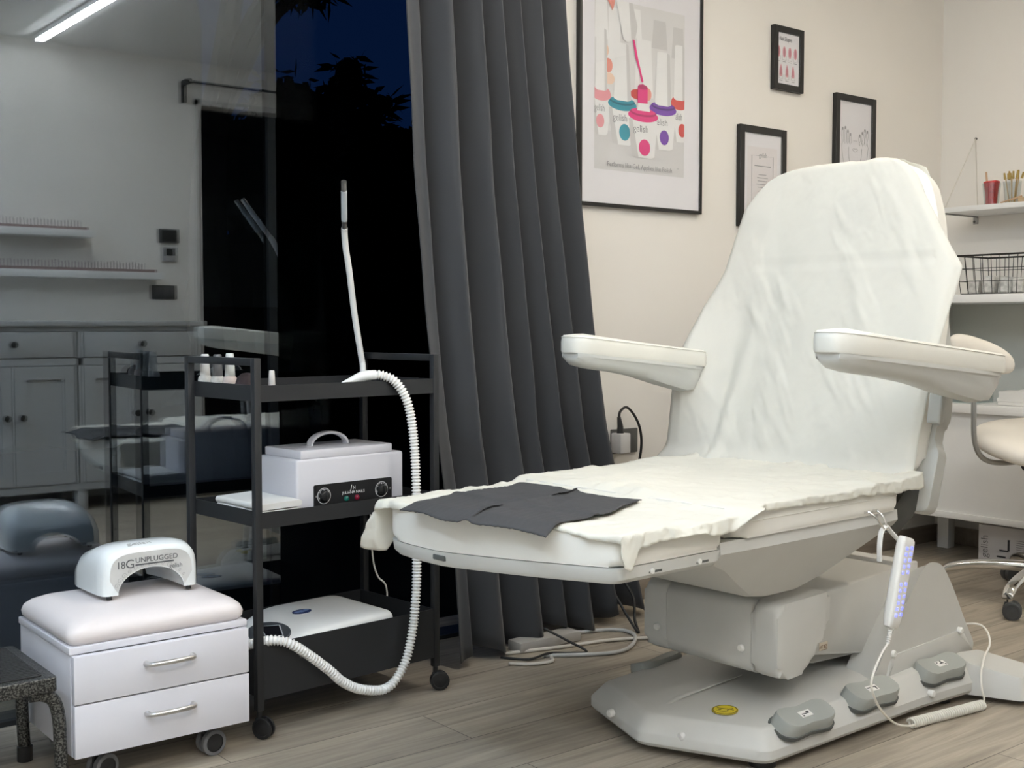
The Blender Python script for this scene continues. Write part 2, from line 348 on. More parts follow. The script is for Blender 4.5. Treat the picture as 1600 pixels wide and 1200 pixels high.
for a in (.768, 1.349, 1.959):
    b = a+.572
    bm = NB(); box(bm, (a, YF-.02, .738), (b, YF+.006, .859), .003); d = obj('drawer', bm, sbm, t); knob((a+b)/2, .80, d)
    for x0, x1, kx in ((a, (a+b)/2-.002, (a+b)/2-.035), ((a+b)/2+.002, b, (a+b)/2+.035)):
        bm = NB(); box(bm, (x0, YF-.02, .138), (x1, YF-.006, .697))
        for r in ((x0, .138, x0+.055, .697), (x1-.055, .138, x1, .697), (x0+.055, .138, x1-.055, .20), (x0+.055, .635, x1-.055, .697)): box(bm, (r[0], YF-.006, r[1]), (r[2], YF+.006, r[3]))
        d = obj('door', bm, sbm, t); knob(kx, .46, d)
for z, x1, lab in ((1.335, 2.144, 'upper white ledge on the far wall'), (1.13, 2.50, 'lower white ledge on the far wall, longer than the other')):
    bm = NB(); box(bm, (.5, OPP, z), (x1, OPP+.12, z+.036), .002); tag(obj('wall_shelf', bm, white), lab+', mirrored in the glass', 'shelf', 'picture ledges in the reflection')
    t = thing('swatch_display', 'row of nail swatch sticks on the '+('upper' if z > 1.2 else 'lower')+' ledge in the reflection', 'display', ((1.4+x1)/2, OPP+.06, z+.036), 0, 'swatch rows in the reflection')
    bm = NB(); box(bm, (1.4, OPP+.04, z+.036), (x1-.02, OPP+.08, z+.052)); obj('rail', bm, mat('swatch_rail', (.30, .22, .21), .5), t)
    k = int((x1-1.45)/.0165)
    proto = None
    for i in range(min(k, 62)):
        x = 1.41+i*.0165
        if proto is None:
            bm = NB(); box(bm, (x, OPP+.056, z+.050), (x+.007, OPP+.059, z+.088)); proto = obj('swatch_stick', bm, mat('swatch', (.52, .47, .46), .4), t)
        else:
            c = proto.copy(); C.objects.link(c); c.parent = t; c.location = (i*.0165, 0, random.uniform(-.006, .004))
t = thing('intercom_panel', 'square black wall panel beside the doorway in the reflection', 'panel', (2.577, OPP, 1.33))
bm = NB(); box(bm, (2.522, OPP, 1.33), (2.632, OPP+.02, 1.405), .004); obj('case', bm, mat('panel_case', (.10, .10, .10), .4), t)
bm = NB(); box(bm, (2.532, OPP+.0205, 1.338), (2.622, OPP+.0215, 1.397)); obj('screen', bm, darkp, t)
t = thing('thermostat', 'small white thermostat with dark display in the reflection', 'thermostat', (2.58, OPP, 1.232))
bm = NB(); box(bm, (2.54, OPP, 1.232), (2.622, OPP+.018, 1.307), .004); obj('case', bm, mat('pale_case', (.4, .4, .4), .5), t)
bm = NB(); box(bm, (2.556, OPP+.0185, 1.262), (2.606, OPP+.0195, 1.30)); obj('screen', bm, darkp, t)
t = thing('light_switch_plate', 'dark grey switch plate above the sideboard in the reflection', 'switch', (2.548, OPP, 1.028))
bm = NB(); box(bm, (2.478, OPP, 1.028), (2.618, OPP+.012, 1.104), .004); obj('plate', bm, mat('switch_grey', (.07, .07, .072), .45), t)
for i in range(3):
    bm = NB(); box(bm, (2.49+i*.040, OPP+.0125, 1.042), (2.526+i*.040, OPP+.016, 1.09), .002); obj('rocker', bm, mat('switch_grey2', (.09, .09, .092), .45), t)
t = thing('curtain_rod', 'black rod with end bracket above the doorway in the reflection', 'curtain rod', (3.1, OPP, 2.16))
bm = NB(); tube(bm, [(2.655, OPP+.075, 2.19), (3.75, OPP+.075, 2.19)], .007, 10); obj('rod', bm, blackm, t)
for x in (2.67, 3.72):
    bm = NB(); box(bm, (x-.012, OPP, 2.085), (x+.012, OPP+.02, 2.20)); box(bm, (x-.012, OPP+.02, 2.178), (x+.012, OPP+.09, 2.202)); obj('bracket', bm, blackm, t)
t = thing('dark_cabinet', 'black cabinet standing in the unlit room beyond the doorway', 'cabinet', (3.6, -2.6, 0))
bm = NB(); box(bm, (3.0, -2.88, .05), (4.3, -2.4, 1.02), .005); obj('body', bm, darkp, t)
for x in (3.05, 4.25):
    bm = NB(); box(bm, (x-.03, -2.8, 0), (x+.03, -2.45, .05)); obj('foot', bm, darkp, t)
# ================================================================ trolley by the glass
TA = R(4.9); TO = Vector((1.156, 2.335, 0)); TM = Matrix.Translation(TO) @ Matrix.Rotation(TA, 4, 'Z')
def T(x, y, z): return TM @ Vector((x, y, z))
t = trolley = thing('trolley', 'black steel three-tier trolley on castors standing against the glass', 'trolley', TO, TA, origin=(0, 0, 0))
L, Dp, HT = .512, .305, .825
PW = .0165
for x in (0, L-PW):
    for y in (0, Dp-PW):
        bm = NB(); box(bm, (x, y, .06), (x+PW, y+PW, HT), .0012); obj('post', bm, blackm, t)
    bm = NB(); box(bm, (x, PW, HT-.0165), (x+PW, Dp-PW, HT-.0002), .0012); obj('handle_bar', bm, blackm, t)
def tray(z0, z1, floor):
    bm = NB(); a, b, c, d = PW, L-PW, .002, Dp-.002; w = .0022
    box(bm, (a, c, z0), (b, c+w, z1)); box(bm, (a, d-w, z0), (b, d, z1)); box(bm, (a, c+w, z0), (a+w, d-w, z1)); box(bm, (b-w, c+w, z0), (b, d-w, z1)); box(bm, (a+w, c+w, floor-.003), (b-w, d-w, floor))
    obj('tray', bm, blackm, t)
tray(.731, .766, .7345); tray(.457, .4915, .4605); tray(.083, .204, .0865)
def caster(par, x, y, r, zt, name='caster', ring=darkp, hub=None, turn=0, wd=.02):
    """a fork as the part, its wheel a sub-part"""
    bm = NB(); tube(bm, [(x, y, zt), (x, y, r*2-.002)], .006, 8)
    c, s_ = math.cos(turn), math.sin(turn)
    M = Matrix.Translation((x, y, 0)) @ Matrix.Rotation(turn, 4, 'Z')
    b2 = NB(); prism(b2, [(-r*.35, -.003), (r*.8, -.003), (r*.8, .003), (-r*.35, .003)], r*.9, r*1.9, .002); xf(b2, M)
    k = len(bm.verts); me = bpy.data.meshes.new('x'); b2.to_mesh(me); b2.free(); bm.from_mesh(me); bpy.data.meshes.remove(me)
    cx, cy = x+c*r*.45, y+s_*r*.45
    o = obj(name, bm, darkp, par)
    bm = NB()
    for side in (-1, 1):
        a = NB(); lathe(a, [(r*.55, side*.004), (r*.97, side*.004), (r, side*(.004+.002)), (r, side*(wd/2-.001)), (r*.94, side*wd/2), (r*.72, side*(wd/2)), (r*.70, side*(wd/2-.002)), (r*.3, side*(wd/2-.002)), (.0, side*(wd/2+.001))], (0, 0, r), 'y', 26); xf(a, Matrix.Translation((cx, cy, 0)) @ Matrix.Rotation(turn, 4, 'Z'))
        me = bpy.data.meshes.new('x'); a.to_mesh(me); a.free(); bm.from_mesh(me); bpy.data.meshes.remove(me)
    if hub is None: obj('wheel', bm, ring, o)
    else:
        bm.normal_update()
        for f in bm.faces:
            q = f.calc_center_median(); d = math.hypot(math.hypot(q.x-cx, q.y-cy)*abs(-(s_)*0+1)*0 + abs((q.x-cx)*c+(q.y-cy)*s_), q.z-r)
            f.material_index = 1 if d < r*.71 else 0
        obj('wheel', bm, [ring, hub], o)
for x, y, a in ((.008, .008, -1.1), (L-.008, .008, -.5), (.008, Dp-.008, 2.2), (L-.008, Dp-.008, 1.2)):
    caster(t, x, y, .0235, .062, turn=a)
# steriliser on the middle tier
t = thing('sterilizer', 'white hot-air steriliser box with arched lid handle and black dial panel on the middle tier', 'steriliser', T(.288, .13, .461), TA, origin=(.288, .13, .461))
x0, x1, y0, y1, z0, z1 = .136, .440, .050, .215, .4655, .592
bm = NB(); box(bm, (x0, y0, z0), (x1, y1, z1), .006, 3); obj('body', bm, lilac, t)
for x in (x0+.02, x1-.02):
    for y in (y0+.02, y1-.02):
        bm = NB(); lathe(bm, [(.009, 0), (.009, .0055)], (x, y, .461), 'z', 10); obj('foot', bm, darkp, t)
bm = NB(); box(bm, (x0+.014, y0+.004, z1), (x1-.030, y1-.010, z1+.020), .003, 2); lid = obj('lid', bm, lilac, t)
bm = NB(); hp = [(.225+.055-.052*math.cos(a), .135, .611+.030*math.sin(a)) for a in [math.pi*k/16 for k in range(17)]]
rings = []
for i, p in enumerate(hp):
    a = math.pi*i/16; n = Vector((-math.cos(a), 0, math.sin(a))); rings.append([Vector(p)+n*q[0]+Vector((0, 1, 0))*q[1] for q in rrect(-.0035, -.011, .0035, .011, .0028, 2)])
loft(bm, rings); obj('handle', bm, lilac, lid)
bm = NB(); prism(bm, rrect(.181, 0, .403, .0525, .004, 3), 0, .002); xf(bm, Matrix.Translation((0, y0-.0002, .479)) @ Matrix(((1,0,0,0),(0,0,-1,0),(0,1,0,0),(0,0,0,1)))); pan = obj('control_panel', bm, darkp, t)
FY = y0-.0024
def dial(cx, cz, par):
    bm = NB()
    lathe(bm, [(.0185, 0), (.0185, -.0003), (.0175, -.0003), (.0175, 0)], (cx, FY, cz), 'y', 32, cap=False)
    for k in range(22):
        a = R(-30+k*11.5); r0, r1 = (.0125, .0165) if k % 5 == 0 else (.0145, .0165)
        M = Matrix.Translation((cx, FY, cz)) @ Matrix.Rotation(-a, 4, 'Y'); b = NB(); box(b, (r0, -.0004, -.0004), (r1, 0, .0004)); xf(b, M); me = bpy.data.meshes.new('x'); b.to_mesh(me); b.free(); bm.from_mesh(me); bpy.data.meshes.remove(me)
    for k, sx_ in (('0', 200), ('1', 90), ('2', 30)):
        a = R(sx_); text(bm, k, .006, frame((cx+.014*math.cos(a)-.002, FY-.0003, cz+.014*math.sin(a)-.002), (1, 0, 0), (0, -1, 0)), .0001)
    obj('dial_marks', bm, mat('white_print', (.75, .75, .75), .6), par)
    bm = NB(); lathe(bm, [(.0115, 0), (.0108, -.010), (.009, -.011), (0, -.011)], (cx, FY, cz), 'y', 24); box(bm, (cx-.002, FY-.015, cz-.010), (cx+.002, FY-.010, cz+.010), .0008); obj('knob', bm, mat('knob_black', (.02, .02, .02), .3), par)
dial(.208, .505, pan); dial(.372, .505, pan)
for x, c, e in ((.270, (.01, .07, .055), (.0, .25, .18)), (.300, (.12, .01, .025), (.4, .01, .05))):
    bm = NB(); lathe(bm, [(.0062, 0), (.0058, -.003), (.0035, -.0055), (0, -.0062)], (x, FY, .493), 'y', 16); obj('indicator_lamp', bm, mat('lamp%.2f' % x, c, .25, emit=e, estr=.12), pan)
for x in (.1865, .3975):
    bm = NB(); lathe(bm, [(.0024, 0), (.0024, -.001), (0, -.0016)], (x, FY, .505), 'y', 12); obj('screw', bm, steel, pan)
bm = NB(); FR = lambda x, z: frame((x, FY-.0002, z), (1, 0, 0), (0, -1, 0))
text(bm, 'JULIANA NAILS', .0088, FR(.2905, .5035), .0002, align='CENTER', xs=1.08); text(bm, 'J', .015, FR(.2835, .5135), .0002, align='CENTER', shear=.2); text(bm, 'N', .012, FR(.2925, .5125), .0002, align='CENTER', xs=.8)
obj('lettering', bm, mat('white_print', (.75, .75, .75), .6), pan)
# towel and black tools on the middle tier
def cloth_stack(cx, cy, w, d, z, layers, h, seed):
    bm = NB(); rnd = random.Random(seed); n = 14
    for k in range(layers):
        za = z+k*h; rr = [[], []]
        rings = []
        for i in range(n+1):
            y = cy-d/2+d*i/n; ring = []
            for q in rrect(-w/2, 0, w/2, h*.92, h*.42, 4):
                p = Vector((q[0]*7, y*9+k*3, seed)); wv = noise.noise(p)*.008
                ring.append((cx+q[0]+(noise.noise(Vector((y*20, k*5, seed)))*.006 if q[0] < 0 else 0), y, za+q[1]*(1+.0)+wv*min(1, (z+.0+q[1])*1) ))
            rings.append(ring)
        loft(bm, rings)
    return bm
bm = cloth_stack(.080, .12, .108, .19, .4635, 3, .0145, 3); 
for v in bm.verts: v.co.z = max(v.co.z, .4612)
xf(bm, TM); tag(obj('folded_towel', bm, mat('towel', (.74, .73, .70), .95, bump=.5, bscale=900, sheen=.3), smooth=60), 'folded white towel on the middle tier left of the steriliser', 'towel')
t = thing('tool_case', 'small black tool case with pale marks at the front of the middle tier', 'case', T(.085, .03, .461), TA, origin=(.085, .03, .461))
bm = NB(); box(bm, (.03, .008, .4612), (.135, .024, .489), .003); obj('case', bm, darkp, t)
bm = NB()
for i in range(9): box(bm, (.035+i*.011, .0076, .478+.003*(i % 2)), (.041+i*.011, .0079, .485))
obj('marks', bm, mat('white_print', (.75, .75, .75), .6), t)
# dust collector unit on the bottom tier
t = thing('suction_unit', 'white suction unit with dark screen and blue oval badge on the bottom tier', 'machine', T(.205, .14, .0866), TA, origin=(.205, .14, .0866))
out = roundpoly([(.021, .03), (.10, .018), (.395, .018), (.395, .275), (.15, .275), (.021, .20)], [.02, .05, .025, .03, .09, .05], 6)
bm = NB(); n = len(out); cx, cy = .21, .145
def zt(x, y): # top falls towards the screen corner
    return .214-.040*max(0, min(1, (.195-x)/.15))**1.3
rings = [[(x, y, .087) for x, y in out], [(x, y, zt(x, y)-.026) for x, y in out], [(cx+(x-cx)*.985, cy+(y-cy)*.98, zt(x, y)-.010) for x, y in out], [(cx+(x-cx)*.955, cy+(y-cy)*.94, zt(x, y)-.002) for x, y in out]]
for s in (.86, .7, .5, .3, .1): rings.append([(cx+(x-cx)*s, cy+(y-cy)*s, zt(cx+(x-cx)*s, cy+(y-cy)*s)) for x, y in out])
loft(bm, rings); unit = obj('casing', bm, whitep, t, 50)
bm = NB(); b2 = []
for k in range(20):
    a = 2*math.pi*k/20; b2.append((.075+.040*math.cos(a), .105+.070*math.sin(a)))
SL = Matrix.Translation((.103, .115, .1975)) @ Matrix.Rotation(R(-16), 4, 'Y') @ Matrix.Translation((-.078, -.105, 0))
prism(bm, b2, -.004, .0015, .0008); xf(bm, SL); scr = obj('screen_bezel', bm, mat('bezel_grey', (.05, .055, .06), .4), t)
bm = NB(); prism(bm, [(.05, .075), (.077, .045), (.107, .105), (.08, .150)], .0016, .0021); xf(bm, SL); obj('screen_border', bm, mat('silver_print', (.55, .56, .56), .4), scr)
bm = NB(); prism(bm, [(.0525, .0765), (.0765, .049), (.1035, .105), (.08, .1455)], .0022, .0026); xf(bm, SL); obj('screen', bm, mat('screen_black', (.01, .01, .012), .12), scr)
bm = NB(); lathe(bm, [(.03, 0), (.03, .0010), (.0285, .0012), (0, .0012)], (0, 0, 0), 'z', 32)
for v in bm.verts: v.co = Vector((v.co.x*.9, v.co.y*.62, v.co.z))
xf(bm, Matrix.Translation((.222, .165, .2138)) @ Matrix.Rotation(R(14), 4, 'Z')); bd = obj('badge', bm, mat('badge_blue', (.02, .035, .13), .3), t)
bm = NB(); M = Matrix.Translation((.222, .165, .2152)) @ Matrix.Rotation(R(14), 4, 'Z')
b = [(-.021, -.007, -.012, .007), (-.009, -.009, .006, .009), (.009, -.006, .021, .006)]
for q in b: prism(bm, rrect(q[0], q[1], q[2], q[3], .002, 2), 0, .0003)
xf(bm, M); obj('badge_marks', bm, mat('badge_pale', (.22, .30, .52), .4), bd)
# corrugated hose with its handpiece resting on the top tier
t = thing('suction_hose', 'white corrugated hose looping down from the bottom tier up to the top tier', 'hose', T(.2, -.03, .05), TA, origin=(.2, -.03, .05))
hp = smooth_pts([(.012, .055, .196), (.020, .024, .204), (.036, -.006, .2125), (.066, -.026, .2035), (.114, -.03, .168), (.165, -.032, .125), (.199, -.032, .093), (.252, -.032, .064), (.325, -.032, .052), (.375, -.03, .093), (.400, -.03, .160), (.412, -.03, .240), (.418, -.028, .33), (.419, -.026, .514), (.412, -.024, .64), (.398, -.02, .715), (.372, -.010, .762), (.342, .006, .779), (.322, .018, .779)], 12)
d = [0]
for i in range(1, len(hp)): d.append(d[-1]+(hp[i]-hp[i-1]).length)
N = 820; P = []; rad = []; j = 0
for i in range(N+1):
    s = d[-1]*i/N
    while j < len(d)-2 and d[j+1] < s: j += 1
    u = (s-d[j])/max(1e-9, d[j+1]-d[j]); P.append(hp[j].lerp(hp[j+1], u)); rad.append(.0096+.0022*math.sin(s/.0078*2*math.pi))
bm = NB(); tube(bm, P, rad, 14); obj('hose', bm, whitep, t, 180)
e = hp[-1]; bm = NB(); tube(bm, smooth_pts([e+Vector((.010, -.006, .0002)), e, e+Vector((-.022, .010, -.004)), e+Vector((-.055, .024, -.018)), e+Vector((-.088, .038, -.036))], 5), [.0118]*6+[.0125]*5+[.0115, .0105, .0095, .0085, .0078, .007, .0062, .0055, .005, .0045], 14); obj('handpiece', bm, whitep, t, 60)
# flexible wand leaning out of the top tier
t = thing('flexible_arm', 'slim white bent arm with metal tip standing up from the top tier', 'arm', (1.555, 2.62, .735), 0)
wp = smooth_pts([(1.552, 2.59, .742), (1.582, 2.615, .7475), (1.606, 2.632, .765), (1.611, 2.640, .79), (1.607, 2.642, .818), (1.581, 2.630, .924), (1.551, 2.605, 1.036), (1.537, 2.596, 1.085), (1.5245, 2.5805, 1.122), (1.5197, 2.5725, 1.1336)], 6)
bm = NB(); tube(bm, wp, .0078, 14); obj('sleeve', bm, whitep, t)
ma, mb = Vector((1.5245, 2.5805, 1.122)), Vector((1.476, 2.500, 1.238))
bm = NB(); tube(bm, [ma.lerp(mb, k/6) for k in range(7)], .0066, 14); tp = obj('metal_tip', bm, steel, t)
bm = NB(); tube(bm, [ma.lerp(mb, .25), ma.lerp(mb, .82)], .0072, 14); obj('grip_print', bm, mat('pale_print', (.55, .58, .60), .5), tp)
# bottles on the top tier, left end
def bottle(lx, ly, capm, bodym, label, h=.086, r=.0165, nm='polish_bottle'):
    p = T(lx, ly, .7346); t = thing(nm, label, 'bottle', p, 0, 'polish bottles on the trolley')
    bm = NB(); lathe(bm, [(r*.9, 0), (r, .003), (r, h*.36), (r*.92, h*.43), (r*.75, h*.47), (r*.6, h*.475)], p, 'z', 20); obj('body', bm, bodym, t)
    bm = NB(); lathe(bm, [(r*.70, h*.475), (r*.72, h*.49), (r*.55, h*.97), (r*.48, h), (0, h)], p, 'z', 20); obj('cap', bm, capm, t)
    return t
wb = mat('bottle_white', (.74, .73, .70), .25, vary=.15, vscale=120); wc = mat('cap_white', (.80, .79, .76), .35)
bottle(.038, .278, wc, wb, 'white polish bottle on the top tier, nearest the glass', .094)
bottle(.040, .224, mat('cap_grey', (.16, .16, .165), .35), wb, 'polish bottle with a grey cap on the top tier', .094)
bottle(.038, .166, mat('cap_clear', (.66, .68, .66), .12), mat('bottle_blush', (.70, .60, .56), .25), 'pale bottle with a silvery cap and blush contents on the top tier', .098)
bottle(.068, .040, mat('cap_cream', (.70, .66, .62), .3), mat('bottle_rose', (.62, .43, .38), .3), 'short rose bottle at the front corner of the top tier', .062, .011)
p = T(.046, .105, .7346)
t = thing('dust_brush', 'round dark nail-dust brush lying before the bottles on the top tier', 'brush', p)
bm = NB(); lathe(bm, [(.012, 0), (.026, .006), (.028, .028), (.022, .046), (.012, .054), (0, .056)], p, 'z', 24); obj('brush_head', bm, mat('brush_dark', (.035, .022, .026), .7, bump=.8, bscale=700), t)
bm = NB(); lathe(bm, [(.026, 0), (.0262, .006), (.0245, .007)], p, 'z', 24, cap=False); obj('rim', bm, blackm, t)
# ================================================================ white drawer stool with castors
AX = (.742, 1.104); AY = (2.285, 2.60)
t = thing('drawer_stool', 'white two-drawer cabinet on castors with a blush padded seat', 'cabinet', ((AX[0]+AX[1])/2, (AY[0]+AY[1])/2, 0))
bm = NB(); x0, x1 = AX; y0, y1 = AY; w = .016
box(bm, (x0, y0, .070), (x0+w, y1, .268), .001); box(bm, (x1-w, y0, .070), (x1, y1, .268), .001); box(bm, (x0+w, y1-w, .07), (x1-w, y1, .268)); box(bm, (x0+w, y0, .07), (x1-w, y1-w, .086))
obj('carcass', bm, lilac, t)
bm = NB(); box(bm, (x0-.003, y0-.003, .268), (x1+.003, y1+.003, .282), .002); obj('top_board', bm, lilac, t)
for z in (.074, .094):
    pass
for z0, z1 in ((.070, .1715), (.1745, .2665)):
    bm = NB(); box(bm, (x0+.001, y0-.018, z0), (x1-.001, y0-.0005, z1), .0012); dr = obj('drawer', bm, lilac, t)
    zc = (z0+z1)/2+.012; xc = (x0+x1)/2+.008; yb = y0-.018
    bm = NB(); tube(bm, smooth_pts([(xc-.048, yb, zc-.001), (xc-.046, yb-.014, zc-.001), (xc-.036, yb-.021, zc), (xc, yb-.024, zc), (xc+.036, yb-.021, zc), (xc+.046, yb-.014, zc-.001), (xc+.048, yb, zc-.001)], 6), [.0058]*4+[.005]*28+[.0058]*5, 10); obj('handle', bm, steel, dr)
bm = NB(); rings = []
for e, z, rr_ in ((.006, .2825, .02), (-.001, .290, .022), (-.003, .300, .024), (.001, .312, .026), (.010, .321, .032), (.026, .328, .04), (.055, .333, .05), (.10, .336, .05), (.145, .337, .01)):
    rings.append([(p_[0], p_[1], z) for p_ in rrect(x0+e, y0+e*.9, x1-e, y1-e*.9, rr_, 6)])
loft(bm, rings); obj('seat_pad', bm, pinkv, t, 80)
for x, y, a in ((x1-.075, y0+.035, .1), (x0+.06, y0+.035, .3), (x0+.06, y1-.05, .2), (x1-.075, y1-.05, .4)):
    caster(t, x, y, .0265, .070, ring=rubber, hub=darkp, turn=a, wd=.034)
# curing lamp on the stool
t = thing('curing_lamp', 'white arched nail curing lamp with silver face standing on the padded seat', 'lamp', (.945, 2.46, .334), 0)
def arch(hw, hh, n, flare=1.0):  # outer arch section in (x,z), from left foot to right foot
    out = []
    for k in range(n+1):
        a = math.pi*k/n; c, s = math.cos(a), math.sin(a)
        out.append((-hw*math.copysign(abs(c)**.45, c), hh*abs(s)**.42))
    return out
LX, LZ = .945, .344
bm = NB(); n = 32; rings = []
secs = [(2.388, .092, .088, .070, .050), (2.396, .101, .095, .072, .050), (2.42, .105, .100, .072, .050), (2.47, .107, .096, .070, .048), (2.52, .109, .080, .064, .044), (2.548, .105, .058, .058, .036), (2.558, .094, .050, .056, .034)]
for y, hw, hh, iw, ih in secs:
    o = arch(hw, hh, n); i_ = [(-iw*math.cos(math.pi*k/n), ih*math.sin(math.pi*k/n)) for k in range(n+1)]
    rings.append([(LX+p[0], y, LZ+p[1]+.002) for p in o] + [(LX+p[0]*1.0, y, LZ+p[1]+.002) for p in i_[::-1]])
loft(bm, rings); obj('shell', bm, mat('lamp_white', (.80, .83, .83), .18, coat=.4), t, 50)
bm = NB(); o = arch(.088, .084, n); i_ = [(-.0715*math.cos(math.pi*k/n), .0525*math.sin(math.pi*k/n)) for k in range(n+1)]
fo = [(LX+p[0], LZ+p[1]+.002) for p in o if p[1] > .006]; fi = [(LX+p[0], LZ+p[1]+.002) for p in i_ if p[1] > .005]
ff = roundpoly(fo+fi[::-1], 0)
vf = [bm.verts.new((x, 2.3868, z)) for x, z in ff]; vb = [bm.verts.new((x, 2.3885, z)) for x, z in ff]
bm.faces.new(vf); bm.faces.new(vb[::-1])
for k in range(len(ff)): bm.faces.new((vf[k], vf[k-1], vb[k-1], vb[k]))
fp = obj('face_plate', bm, mat('silver_face', (.66, .66, .645), .28, metal=.15, vary=.15, vscale=18), t)
FL = lambda x, z: frame((x, 2.3864, z), (1, 0, 0), (0, -1, 0))
bm = NB(); text(bm, '18', .0215, FL(.871, .3995), .0003, xs=.88); text(bm, 'G', .0255, FL(.8895, .399), .0003, xs=1.05); text(bm, 'UNPLUGGED', .0150, FL(.9105, .4085), .0003, xs=1.03); box(bm, (.9105, 2.3860, .4025), (.993, 2.3864, .4055)); text(bm, 'gelish', .0135, FL(.983, .389), .0002, xs=.95)
obj('lettering', bm, mat('lamp_ink', (.09, .095, .10), .6), fp)
bm = NB(); rnd = random.Random(5)
for k in range(13):
    a = R(160-k*11); r = .071+rnd.uniform(-.006, .006); cx, cz = LX+.078*math.cos(a), LZ+.057*math.sin(a)+.002
    q = .003+rnd.random()*.0035; tube(bm, [(cx+q*(1-i/16)*math.cos(i*.55), 2.3864, cz+q*(1-i/16)*math.sin(i*.55)) for i in range(15)], .00035, 5)
obj('scroll_print', bm, mat('soft_grey_print', (.33, .33, .33), .6), fp)
bm = NB(); text(bm, 'gelish', .020, frame((.90, 2.402, LZ+.0995), (1, 0, 0), (0, -.2, 1)), .0003, xs=1.2); obj('top_lettering', bm, mat('pale_emboss', (.5, .51, .5), .4), t)
bm = NB(); box(bm, (LX-.1065, 2.515, LZ+.012), (LX-.104, 2.525, LZ+.027), .0005); obj('power_socket', bm, darkp, t)
for x in (LX-.085, LX+.085):
    for y in (2.40, 2.535):
        bm = NB(); lathe(bm, [(.006, -.007), (.006, .004)], (x, y, LZ), 'z', 10); obj('foot', bm, darkp, t)
# step stool in the corner
hm = hammered()
t = thing('step_stool', 'dark hammered-metal step stool with black rubber tread, cut by the left edge', 'stool', (.58, 2.40, 0))
sx0, sx1, sy0, sy1, sz = .40, .712, 2.262, 2.545, .238
bm = NB(); prism(bm, rrect(sx0, sy0, sx1, sy1, .012, 4), sz-.028, sz, .003); obj('top_frame', bm, hm, t)
bm = NB(); prism(bm, rrect(sx0+.022, sy0+.022, sx1-.022, sy1-.022, .006, 3), sz, sz+.003, .001)
for i in range(24): box(bm, (sx0+.026, sy0+.027+i*.0098, sz+.003), (sx1-.026, sy0+.032+i*.0098, sz+.0042))
obj('rubber_tread', bm, mat('tread', (.025, .025, .026), .75), t)
for x, dx in ((sx1-.022, .034), (sx0+.022, -.034)):
    for y in (sy0+.022, sy1-.022):
        bm = NB(); tube(bm, smooth_pts([(x-dx*.7, y, sz-.033), (x, y, sz-.036), (x+dx*.6, y, sz-.052), (x+dx*.85, y, sz-.09), (x+dx*.9, y, sz-.15), (x+dx, y, .012)], 6), .0125, 14); lg = obj('leg', bm, hm, t)
        bm = NB(); lathe(bm, [(.0155, 0), (.0155, .03), (.0128, .032)], (x+dx, y, 0), 'z', 16); obj('rubber_foot', bm, darkp, lg)
# ================================================================ curtain
bm = NB(); NZ, NX = 60, 420; rows = []
def lerp(tab, z):
    for (a, va), (b, vb) in zip(tab, tab[1:]):
        if a <= z <= b: return va+(vb-va)*(z-a)/(b-a)
    return tab[0][1] if z < tab[0][0] else tab[-1][1]
XL = [(0, 1.80), (.3, 1.797), (.62, 1.765), (.957, 1.738), (1.3, 1.716), (1.709, 1.706), (2.3, 1.70)]
XR = [(0, 2.63), (.35, 2.54), (.6, 2.475), (.9, 2.42), (1.3, 2.36), (1.8, 2.295), (2.3, 2.25)]
for j in range(NZ+1):
    row = []
    for i in range(NX+1):
        q = i/NX; zf = j/NZ; hem = .020+.016*math.sin(q*17)+.008*q
        z = hem+(2.285-hem)*zf; x0, x1 = lerp(XL, z), lerp(XR, z)
        ph = q*7.0*2*math.pi + .9*math.sin(q*9+.6)+.35*math.sin(z*1.7+q*5)+ (1-zf)*.5*math.sin(q*13)
        am = (.062+.008*(1-zf)) * (.85+.5*noise.noise(Vector((q*5, z*.35, 2))))
        wv = 1-1.9*abs(math.sin(ph/2))**.65
        mid = lerp([(0, 2.52), (.6, 2.565), (2.3, 2.625)], z)+.10*q*(1-zf)+.02*q-.0*(1-q)
        if q < .075: wv = wv*(q/.075)**2 + (-.8)*(1-(q/.075)**2)
        y = mid+am*wv+.006*noise.noise(Vector((q*30, z*3, 0)))
        x = x0+(x1-x0)*q+.010*math.sin(ph)*min(1, q/.08, (1-q)/.05)+.004*noise.noise(Vector((q*9, z*2, 5)))
        row.append(bm.verts.new((x, min(y, 2.755), z)))
    rows.append(row)
for j in range(NZ):
    for i in range(NX): bm.faces.new((rows[j][i], rows[j][i+1], rows[j+1][i+1], rows[j+1][i]))
curt = obj('curtain', bm, mat('curtain_cloth', (.050, .051, .054), .85, bump=.25, bscale=1500, sheen=.15), smooth=180, solid=.003)
tag(curt, 'tall charcoal curtain hanging in folds at the right end of the glass', 'curtain')
bm = NB(); box(bm, (LEFT, 2.60, 2.288), (2.45, 2.68, CEIL)); struct('trim_4', bm, white)
